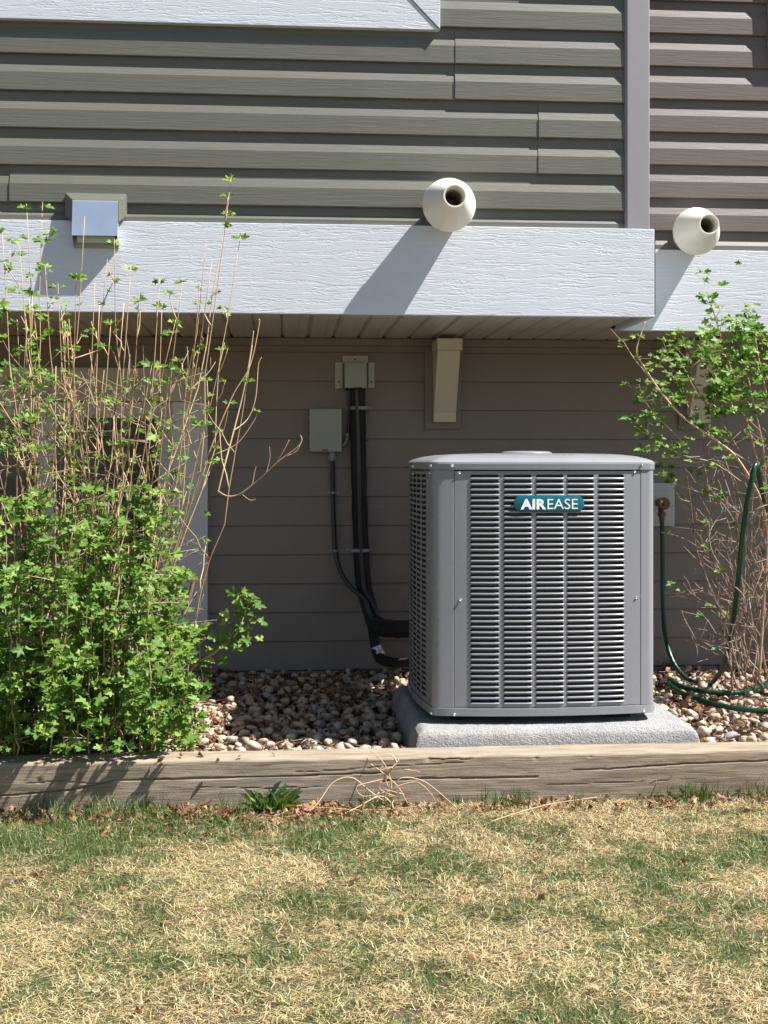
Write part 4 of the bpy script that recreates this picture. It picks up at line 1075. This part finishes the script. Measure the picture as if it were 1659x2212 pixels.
# ---- right shrub
rs = empty('currant_shrub', (1.62, -.75, 0), 'sparse currant shrub with bare grey lower stems beside the hose, right of the air conditioner', 'shrub')
items = []
def rb(pl, r0=.0035, r1=.0012, leafy=0.0, s=.019, mat='twig', frm=.3):
    pts = branch(pl, r0, r1, rs, mat, 5); n = len(pts)
    for i, p in enumerate(pts):
        if i > n * frm and random.random() < leafy: cluster(items, p + rv(.012), random.randint(2, 4), s, .014)
        if i > 2 and random.random() < .22:
            d = Vector((random.uniform(-.8, .5), random.uniform(-.5, .5), random.uniform(-.2, 1))).normalized(); q = p + d * random.uniform(.03, .09)
            tw.append((p, q)); 
            if leafy > .2 and random.random() < .7: cluster(items, q, 3, s, .010)
    return pts
tw = []
rb([(1640, 1470, -.72), (1650, 1300, -.75), (1655, 1120, -.8), (1600, 1000, -.85), (1545, 950, -.88), (1480, 905, -.9), (1430, 850, -.92), (1390, 790, -.92), (1375, 760, -.92), (1385, 720, -.92), (1394, 695, -.92)], .0050, .0016, .12, .016, 'stem')
rb([(1430, 850, -.92), (1400, 810, -.92), (1370, 775, -.92), (1345, 735, -.92)], .0022, .0010, .35, .018, 'stem', .2)
rb([(1600, 1040, -.85), (1540, 1000, -.88), (1480, 985, -.9), (1430, 960, -.9), (1385, 920, -.9), (1355, 895, -.9)], .0030, .0010, .75, .020)
rb([(1480, 960, -.9), (1440, 920, -.9), (1410, 890, -.9), (1390, 860, -.9), (1380, 830, -.9)], .0022, .0010, .6, .018)
rb([(1650, 1150, -.7), (1640, 1020, -.75), (1610, 900, -.8), (1580, 800, -.8), (1555, 720, -.8), (1540, 670, -.8), (1528, 640, -.8)], .0045, .0012, .6, .021, 'stem', .55)
rb([(1655, 1100, -.6), (1650, 980, -.65), (1630, 880, -.7), (1610, 790, -.7), (1595, 730, -.7), (1590, 700, -.7)], .004, .0012, .7, .021, 'stem', .5)
rb([(1670, 1200, -.7), (1665, 1000, -.75), (1660, 880, -.8), (1640, 780, -.8), (1625, 700, -.8), (1612, 680, -.8)], .004, .0012, .6, .020, 'stem', .5)
rb([(1600, 980, -.8), (1570, 930, -.8), (1530, 880, -.82), (1500, 830, -.82), (1490, 790, -.82), (1480, 750, -.82)], .0028, .001, .65, .019)
rb([(1620, 1000, -.65), (1560, 960, -.6), (1500, 900, -.55), (1460, 820, -.5), (1440, 760, -.5), (1430, 730, -.5)], .0026, .001, .6, .022)
rb([(1640, 930, -.8), (1600, 890, -.85), (1560, 850, -.85), (1530, 800, -.85), (1510, 770, -.85)], .0026, .001, .7, .020)
rb([(1600, 1110, -.8), (1560, 1080, -.8), (1500, 1060, -.82), (1450, 1040, -.82), (1425, 1010, -.82)], .0022, .001, .35, .018)
rb([(1640, 1230, -.8), (1600, 1150, -.82), (1570, 1100, -.84), (1545, 1070, -.84), (1520, 1035, -.84)], .0024, .001, .2, .016)
rb([(1500, 840, -.5), (1470, 780, -.45), (1450, 740, -.45)], .0018, .001, .9, .024)
for _ in range(30):
    bx = random.uniform(1580, 1740); by = random.uniform(1440, 1500); x2 = bx + random.uniform(-150, 60); y2 = random.uniform(950, 1180); Y = random.uniform(-.90, -.4)
    pl = [(bx, by, Y)]
    for k in range(1, 5): t = k / 5; pl.append((bx + (x2 - bx) * t + random.uniform(-30, 30), by + (y2 - by) * t + random.uniform(-12, 12), Y + random.uniform(-.04, .04)))
    pl.append((x2, y2, Y)); rb(pl, random.uniform(.0018, .0045), .0010, .05, .017)
for pl in ([(1640, 1400, -.8), (1600, 1330, -.8), (1555, 1230, -.8), (1500, 1160, -.8), (1470, 1080, -.8), (1440, 1030, -.8)], [(1640, 1450, -.8), (1600, 1410, -.8), (1560, 1398, -.8), (1525, 1392, -.8)],
           [(1660, 1300, -.7), (1610, 1210, -.7), (1590, 1150, -.7), (1590, 1080, -.7)], [(1600, 1300, -.8), (1540, 1210, -.8), (1480, 1165, -.82), (1430, 1150, -.82)]): rb(pl, .0026, .0009, .06, .016)
for (x, y, n, s, Y) in ((1520, 1330, 4, .028, -.35), (1545, 1310, 3, .026, -.35), (1560, 1330, 3, .024, -.35), (1455, 1265, 3, .018, -.5), (1470, 1275, 2, .016, -.5)): cluster(items, at(x, y, Y), n, s, .02)
for _ in range(240):
    u = random.random() ** .8; x = 1659 - u * 270 + random.gauss(0, 12); y = 800 + (1659 - x) * .28 + random.gauss(0, 75)
    if x < 1400 and y < 840: continue
    if noise.noise(Vector((x * .015, y * .015, 7))) < -.05 and random.random() < .7: continue
    cluster(items, at(x, y, random.uniform(-1.0, -.5)), random.randint(2, 4), random.uniform(.015, .023), .014)
for _ in range(110):
    x = random.uniform(1530, 1700); y = random.uniform(690, 900)
    if (y - 640) < (1640 - x) * .5: continue
    cluster(items, at(x, y, random.uniform(-.95, -.6)), random.randint(3, 5), random.uniform(.019, .029), .018)
for _ in range(90):
    x = random.uniform(1660, 1950); y = random.uniform(650, 1150); cluster(items, at(x, y, random.uniform(-1.0, -.5)), 3, .02, .014)
mb = MB()
for a, b_ in tw: mb.tube([a - rs.location, (a.lerp(b_, .5) + rv(.004)) - rs.location, b_ - rs.location], [.0013, .0010, .0006], 4)
for _ in range(230):
    px = random.uniform(1500, 1720); py = random.uniform(960, 1440); a = at(px, py, random.uniform(-.92, -.4)); d = Vector((random.uniform(-1, .8), random.uniform(-.5, .5), random.uniform(-.2, 1.1))).normalized()
    pts = curve_stem(a, a + d * random.uniform(.04, .14), .2, 4, .004); mb.tube([p - rs.location for p in pts], [.0015, .0013, .0011, .0009, .0006], 4)
me = mb.mesh('twigs', True); me.materials.append(M['twig']); o = link('twigs', me, None, rs); o['kind'] = 'stuff'
print('right leaves', len(items)); leaves_to(rs, items, 290, 'leaf')

# ------------------------------------------------------------------ lawn blades
LZ = -.132
def blades(name, X, Y, L, W, lean, az, mat, curl, label, cat, z0=LZ, root=None):
    n = len(X); dx, dy = np.cos(az), np.sin(az); px, py = -dy, dx
    hx = np.sin(lean) * L; hz2 = np.cos(lean) * L
    V = np.zeros((n, 5, 3), np.float32)
    for k, (f, wf, zf) in enumerate(((0, 1, 0), (0, -1, 0), (.5, .8, .62), (.5, -.8, .62), (1, 0, 1))):
        c_ = f + curl * (f * f - f) * 1.0
        V[:, k, 0] = X + dx * hx * f * f * .6 + dx * hx * f * .4 + px * W * .5 * wf
        V[:, k, 1] = Y + dy * hx * f * f * .6 + dy * hx * f * .4 + py * W * .5 * wf
        V[:, k, 2] = z0 + hz2 * zf - (0.0 if k < 2 else curl * L * .25 * (f == 1))
    lb = rng.normal(0, .16, n) * L
    for k, w_ in ((2, 1.0), (3, 1.0), (4, .3)):
        V[:, k, 0] += px * lb * w_; V[:, k, 1] += py * lb * w_
    b = (np.arange(n) * 5)[:, None]
    quads = b + np.array([[0, 1, 3, 2]]); tris = b + np.array([[2, 3, 4]])
    flat = np.concatenate([quads, tris], axis=1).ravel(); tot = np.tile([4, 3], n)
    me = np_mesh(name, V.reshape(-1, 3), flat, tot, M[mat], smooth=True); o = link(name, me)
    if label: tag(o, label, cat, kind='stuff')
    return o
def field(n, x0, x1, y0, y1): return rng.uniform(x0, x1, n), rng.uniform(y0, y1, n)
def gmask(X, Y):
    out = np.empty(len(X))
    for i in range(len(X)):
        x, y = float(X[i]), float(Y[i])
        v = noise.noise(Vector((x * 3.1, y * 4.5, 2))) + .55 * noise.noise(Vector((x * 9, y * 9, 4)))
        v += max(0, .55 - 1.0 * abs(y + 1.75) / .35) * max(0, min(1, (.25 - x) / .4)) * 1.6
        v += .30 * max(0, min(1, (-.1 - x) / .4)) * max(0, 1 - abs(y + 1.95) / .5)
        v += .22 * noise.noise(Vector((x * 26, y * 26, 6)))
        v -= .45 * max(0, 1 - abs(y + 1.66) / .09) * (1 if x > -.1 else 0)
        out[i] = v
    return out
# straw
X, Y = field(290000, -1.3, 2.0, -3.3, -1.58); n = len(X)
L = rng.uniform(.008, .027, n); lean = np.clip(rng.normal(1.36, .22, n), .3, 1.54)
az = rng.uniform(0, 2 * np.pi, n); az = np.where(rng.random(n) < .45, rng.choice([0.0, np.pi], n) + rng.normal(.25, .5, n), az)
gm = gmask(X, Y); pn = np.array([noise.noise(Vector((float(a) * 17, float(b) * 17, 8))) for a, b in zip(X, Y)]); keep = rng.random(n) < np.clip(.62 - gm * .8 + pn * 1.0, .10, .95)
zj = LZ + rng.uniform(0, .008, n)
blades('straw', X[keep], Y[keep], L[keep], rng.uniform(.0007, .0017, n)[keep], lean[keep], az[keep], 'dry', .0, 'matted dry straw coloured grass covering the lawn', 'dry grass', z0=zj[keep])
X, Y = field(240000, -1.3, 2.0, -3.3, -1.575); gm = gmask(X, Y); n = len(X)
keep = rng.random(n) < np.clip(.42 + (gm - .0) * 1.4, .16, .98); X, Y, gm = X[keep], Y[keep], gm[keep]; n = len(X)
L = rng.uniform(.010, .026, n) * (1 + .8 * np.clip(gm, 0, 1)); lean = np.clip(rng.normal(.95, .35, n), .05, 1.5)
blades('grass', X, Y, L, rng.uniform(.0008, .0016, n), lean, rng.uniform(0, 2*np.pi, n), 'green', .1, 'short green grass growing through the dry lawn', 'grass', z0=LZ)
# long loose straws lying on top
X, Y = field(6000, -1.3, 2.0, -3.3, -1.60); n = len(X)
blades('loose_straw', X, Y, rng.uniform(.025, .055, n), rng.uniform(.0009, .0017, n), np.clip(rng.normal(1.43, .12, n), .9, 1.55), rng.uniform(0, 2*np.pi, n), 'dry', 0, 'long loose dry straws lying on the lawn', 'dry grass', z0=LZ + rng.uniform(.004, .014, n))
X, Y = field(16000, -1.3, 2.0, -3.3, -1.60); n = len(X); gm = gmask(X, Y); kk = gm > -.15; X, Y = X[kk], Y[kk]; n = len(X)
blades('long_grass', X, Y, rng.uniform(.025, .050, n), rng.uniform(.0010, .0019, n), np.clip(rng.normal(.85, .35, n), .05, 1.5), rng.uniform(0, 2*np.pi, n), 'green', 0, 'longer green grass blades standing out of the lawn', 'grass')
# taller blades along the timber
X, Y = field(2300, -1.5, 2.3, -1.68, -1.578); n = len(X)
kk = np.array([noise.noise(Vector((float(x) * 6, 1, 1))) > (-.05 if x < 0 else .12) for x in X]); X, Y = X[kk], Y[kk]; n = len(X)
blades('edge_grass', X, Y, rng.uniform(.03, .075, n), rng.uniform(.0018, .003, n), np.clip(rng.normal(.3, .25, n), .02, .9), rng.uniform(0, 2*np.pi, n), 'green', .0, 'taller green grass blades standing along the foot of the timber', 'grass')
def tuft(px, py, n_, h, label, spread=.03, wd=.0032, name='grass_tuft', cat='grass tuft', green='green'):
    c_ = onz(px, py, LZ); c_.y = min(c_.y, -1.59)
    X = rng.normal(c_.x, spread, n_); Y = np.minimum(rng.normal(c_.y, spread * .35, n_), -1.582); az = np.arctan2(Y - c_.y - .01, X - c_.x)
    o = blades(name, X, Y, rng.uniform(.45, 1.0, n_) * h, np.full(n_, wd), np.clip(np.abs(rng.normal(.3, .3, n_)), .02, 1.1), az, green, 0, None, None); return tag(o, label, cat)
tuft(1500, 1712, 90, .085, 'dense green grass tuft against the timber below the pad, right of centre', .045)
tuft(1625, 1708, 60, .080, 'green grass tuft against the timber at the right edge of the lawn', .040)
tuft(1100, 1728, 40, .050, 'small green grass tuft at the timber foot under the air conditioner', .018)
tuft(985, 1732, 30, .045, 'thin grass tuft beside the tangled dry vines', .016)
# weed
wp_ = onz(590, 1745, LZ); wp_.y = -1.61
wd_ = empty('weed_plant', wp_, 'low green weed with jagged leaves at the foot of the timber, left of centre', 'weed')
v, f = leaf_shape(3, False)
for k in range(36):
    an = random.uniform(0, 6.28); ln = random.uniform(.030, .080); wv = v.copy(); wv[:, 0] *= .20 * (1 + .3 * np.sin(wv[:, 1] * 30)); wv = wv * ln
    me = bpy.data.meshes.new('leaf'); me.from_pydata([tuple(a) for a in wv], [], f); me.materials.append(M['green'] if k % 3 else M['leaf'])
    o = link('leaf', me, None, wd_); d = Vector((math.cos(an), min(.1, math.sin(an)) * .8, random.uniform(.35, 1.3))).normalized()
    o.matrix_local = Matrix.Translation((random.uniform(-.03, .03), random.uniform(-.03, 0), .003)) @ rot_np(d, random.uniform(-.5, .5), False).to_4x4()
# dry vine tangle
vn = empty('dry_vine', onz(810, 1745, LZ), 'tangle of dry reddish vine stems sprawling over the timber onto the lawn', 'dry vines')
def vline(pl):
    pts = smooth_path([at(*p) for p in pl], 6); mb = MB(); mb.tube([p - vn.location for p in pts], [.0020 - .0011 * i / len(pts) for i in range(len(pts))], 5)
    me = mb.mesh('vine_stem', True); me.materials.append(M['vine']); link('vine_stem', me, None, vn)
YT = -1.60
for pl in ([(840, 1745, YT), (845, 1700, YT - .01), (838, 1665, YT - .01), (822, 1640, YT), (800, 1622, YT + .03)], [(846, 1745, YT), (852, 1705, YT - .02), (900, 1690, YT - .02), (935, 1720, YT - .03), (940, 1745, YT - .03)],
           [(845, 1742, YT - .02), (800, 1710, YT - .02), (760, 1680, YT - .01), (720, 1690, YT - .02), (690, 1730, YT - .05), (655, 1770, YT - .10)], [(850, 1740, YT - .02), (820, 1720, YT - .03), (760, 1750, YT - .06), (690, 1775, YT - .1), (660, 1745, YT - .06), (640, 1740, YT - .05)],
           [(848, 1700, YT - .01), (870, 1680, YT - .02), (920, 1690, YT - .02), (980, 1740, YT - .05)], [(842, 1680, YT - .01), (800, 1690, YT - .02), (770, 1700, YT - .03), (785, 1720, YT - .03), (830, 1712, YT - .03)],
           [(655, 1743, YT - .04), (700, 1745, YT - .05), (800, 1750, YT - .06), (900, 1742, YT - .05)], [(838, 1700, YT), (830, 1670, YT - .01), (850, 1655, YT - .01), (862, 1640, YT)], [(800, 1650, YT - .01), (830, 1672, YT - .015), (860, 1700, YT - .02), (880, 1735, YT - .03)]): vline(pl)
for k in range(10):
    x = random.uniform(790, 900); y = random.uniform(1660, 1740); pl = [(x, y, YT - .01)]
    for q in range(3): x += random.uniform(-30, 30); y += random.uniform(-22, 22); pl.append((x, min(y, 1748), YT - .02))
    vline(pl)
vt = empty('dry_stalk', onz(1200, 1745, LZ), 'long pale dry stalk lying on the lawn below the air conditioner', 'dry stalk')
mb = MB(); mb.tube([p - vt.location for p in smooth_path([onz(1060, 1775, LZ + .018), onz(1130, 1752, LZ + .022), onz(1200, 1735, LZ + .02), onz(1290, 1722, LZ + .02)], 5)], .0016, 5); me = mb.mesh('stalk', True); me.materials.append(M['vine']); link('stalk', me, None, vt)

# ------------------------------------------------------------------ fallen leaves and litter
DL = []
for k in range(6):
    v, f = leaf_shape(k, k % 2 == 0); v = v.copy(); v[:, 2] += .25 * np.sin(v[:, 0] * 3 + k) + .2 * np.cos(v[:, 1] * 4 + k)
    me = bpy.data.meshes.new('fallen_leaf'); me.from_pydata([tuple(a) for a in v], [], f); me.materials.append(M['deadleaf']); DL.append((v, f, me))
def dleaf(p, s, label, grp, tilt=.5):
    o = link('fallen_leaf', random.choice(DL)[2], None, None, p, (random.uniform(-tilt, tilt), random.uniform(-tilt, tilt), random.uniform(0, 6.28))); o.scale = (s, s, s * random.uniform(.6, 1.3))
    tag(o, label, 'leaf', grp); return o
spots = [(88, 1885), (272, 1922), (310, 1952), (690, 1995), (880, 1932), (690, 2050), (535, 2080), (305, 2178), (1605, 1750), (1165, 1930), (1210, 1800), (1300, 1785), (1350, 1805), (200, 1860), (1480, 1860), (1290, 2130), (1010, 2060), (350, 1990), (760, 1900), (980, 1880)]
for i, (x, y) in enumerate(spots):
    dleaf(onz(x, y, LZ + .014), random.uniform(.010, .017) if i not in (0, 8) else .026, 'small curled brown dead leaf lying on the dry lawn' if i not in (0, 8) else ('larger pale curled dead leaf on the lawn at the far left' if i == 0 else 'larger pale dead leaf on the lawn near the right end of the timber'), 'dead leaves on the lawn' if i not in (0, 8) else None)
for _ in range(110):
    x = random.choice((random.uniform(330, 900), random.uniform(330, 760), random.uniform(900, 1659))); p = onz(x, 1740, LZ + random.uniform(.004, .020)); p.y = random.uniform(-1.70, -1.585)
    dleaf(p, random.uniform(.012, .026), 'crumpled brown dead leaf in the litter along the foot of the timber', 'dead leaves along the timber', .9)
vv = []; ff = []; off = 0
def litter(n_, xr_, yr_, zf, s0, s1, cond=None):
    global off
    for _ in range(n_):
        x = random.uniform(*xr_); y = random.uniform(*yr_)
        if cond and not cond(x, y): continue
        v, f, _m = random.choice(DL); s = random.uniform(s0, s1); q = __import__('mathutils').Euler((random.uniform(-.7, .7), random.uniform(-.7, .7), random.uniform(0, 6.28))).to_matrix()
        vv.append((v * s) @ np.array(q).T + np.array((x, y, zf(x, y)))[None, :]); ff.append((np.array(f) + off).ravel()); off += len(v)
litter(2600, (-1.4, 2.4), (-1.70, -1.582), lambda x, y: LZ + random.uniform(.002, .018), .006, .014, lambda x, y: noise.noise(Vector((x * 7, y * 6, 3))) > -.05 and (x < .35 or random.random() < .55))
litter(900, (-.5, .2), (-1.84, -1.60), lambda x, y: LZ + random.uniform(.004, .018), .006, .014, lambda x, y: random.random() < 1.0 - (-1.6 - y) * 3.6)
litter(1300, (1.18, 2.4), (-1.44, -.05), lambda x, y: bed_z(x, y) + random.uniform(.01, .034), .010, .024)
litter(500, (-1.4, -.2), (-1.44, -.6), lambda x, y: bed_z(x, y) + random.uniform(.01, .03), .010, .022)
litter(900, (-.5, 1.3), (-.55, -.06), lambda x, y: bed_z(x, y) + random.uniform(.01, .03), .010, .024)
litter(900, (-.6, .4), (-1.44, -.4), lambda x, y: bed_z(x, y) + random.uniform(.012, .034), .008, .016)
me = np_mesh('leaf_litter', np.concatenate(vv), np.concatenate(ff), np.full(sum(len(f) for f in ff) // 3, 3), M['deadleaf']); tag(link('leaf_litter', me), 'brown leaf litter scattered over soil and stones', 'leaf litter', kind='stuff')
mb = MB()
for _ in range(620):
    if random.random() < .5: x, y = random.uniform(1.15, 2.3), random.uniform(-1.42, -.1)
    elif random.random() < .6: x, y = random.uniform(-.6, .4), random.uniform(-.75, -.06)
    else: x, y = random.uniform(-1.2, .2), random.uniform(-1.44, -1.1)
    a = Vector((x, y, bed_z(x, y) + random.uniform(.012, .03))); an = random.uniform(0, 6.28); L_ = random.uniform(.03, .13)
    mb.tube([a, a + Vector((math.cos(an) * L_ / 2, math.sin(an) * L_ / 2, random.uniform(0, .012))), a + Vector((math.cos(an) * L_, math.sin(an) * L_, random.uniform(-.01, .01)))], [.0016, .0013, .0008], 4)
tag(build(mb, 'ground_twigs', M['twig'], smooth=True), 'broken dry twigs strewn over the gravel bed', 'twigs', kind='stuff')
# leaves lying on the timber
for (x, y, s) in ((475, 1640, .012), (520, 1634, .010), (590, 1628, .009), (440, 1632, .016), (395, 1634, .014), (345, 1640, .016)):
    dleaf(onz(x, y, .006), s, 'small brown dead leaf lying on top of the timber beam', 'dead leaves on the timber', .4)
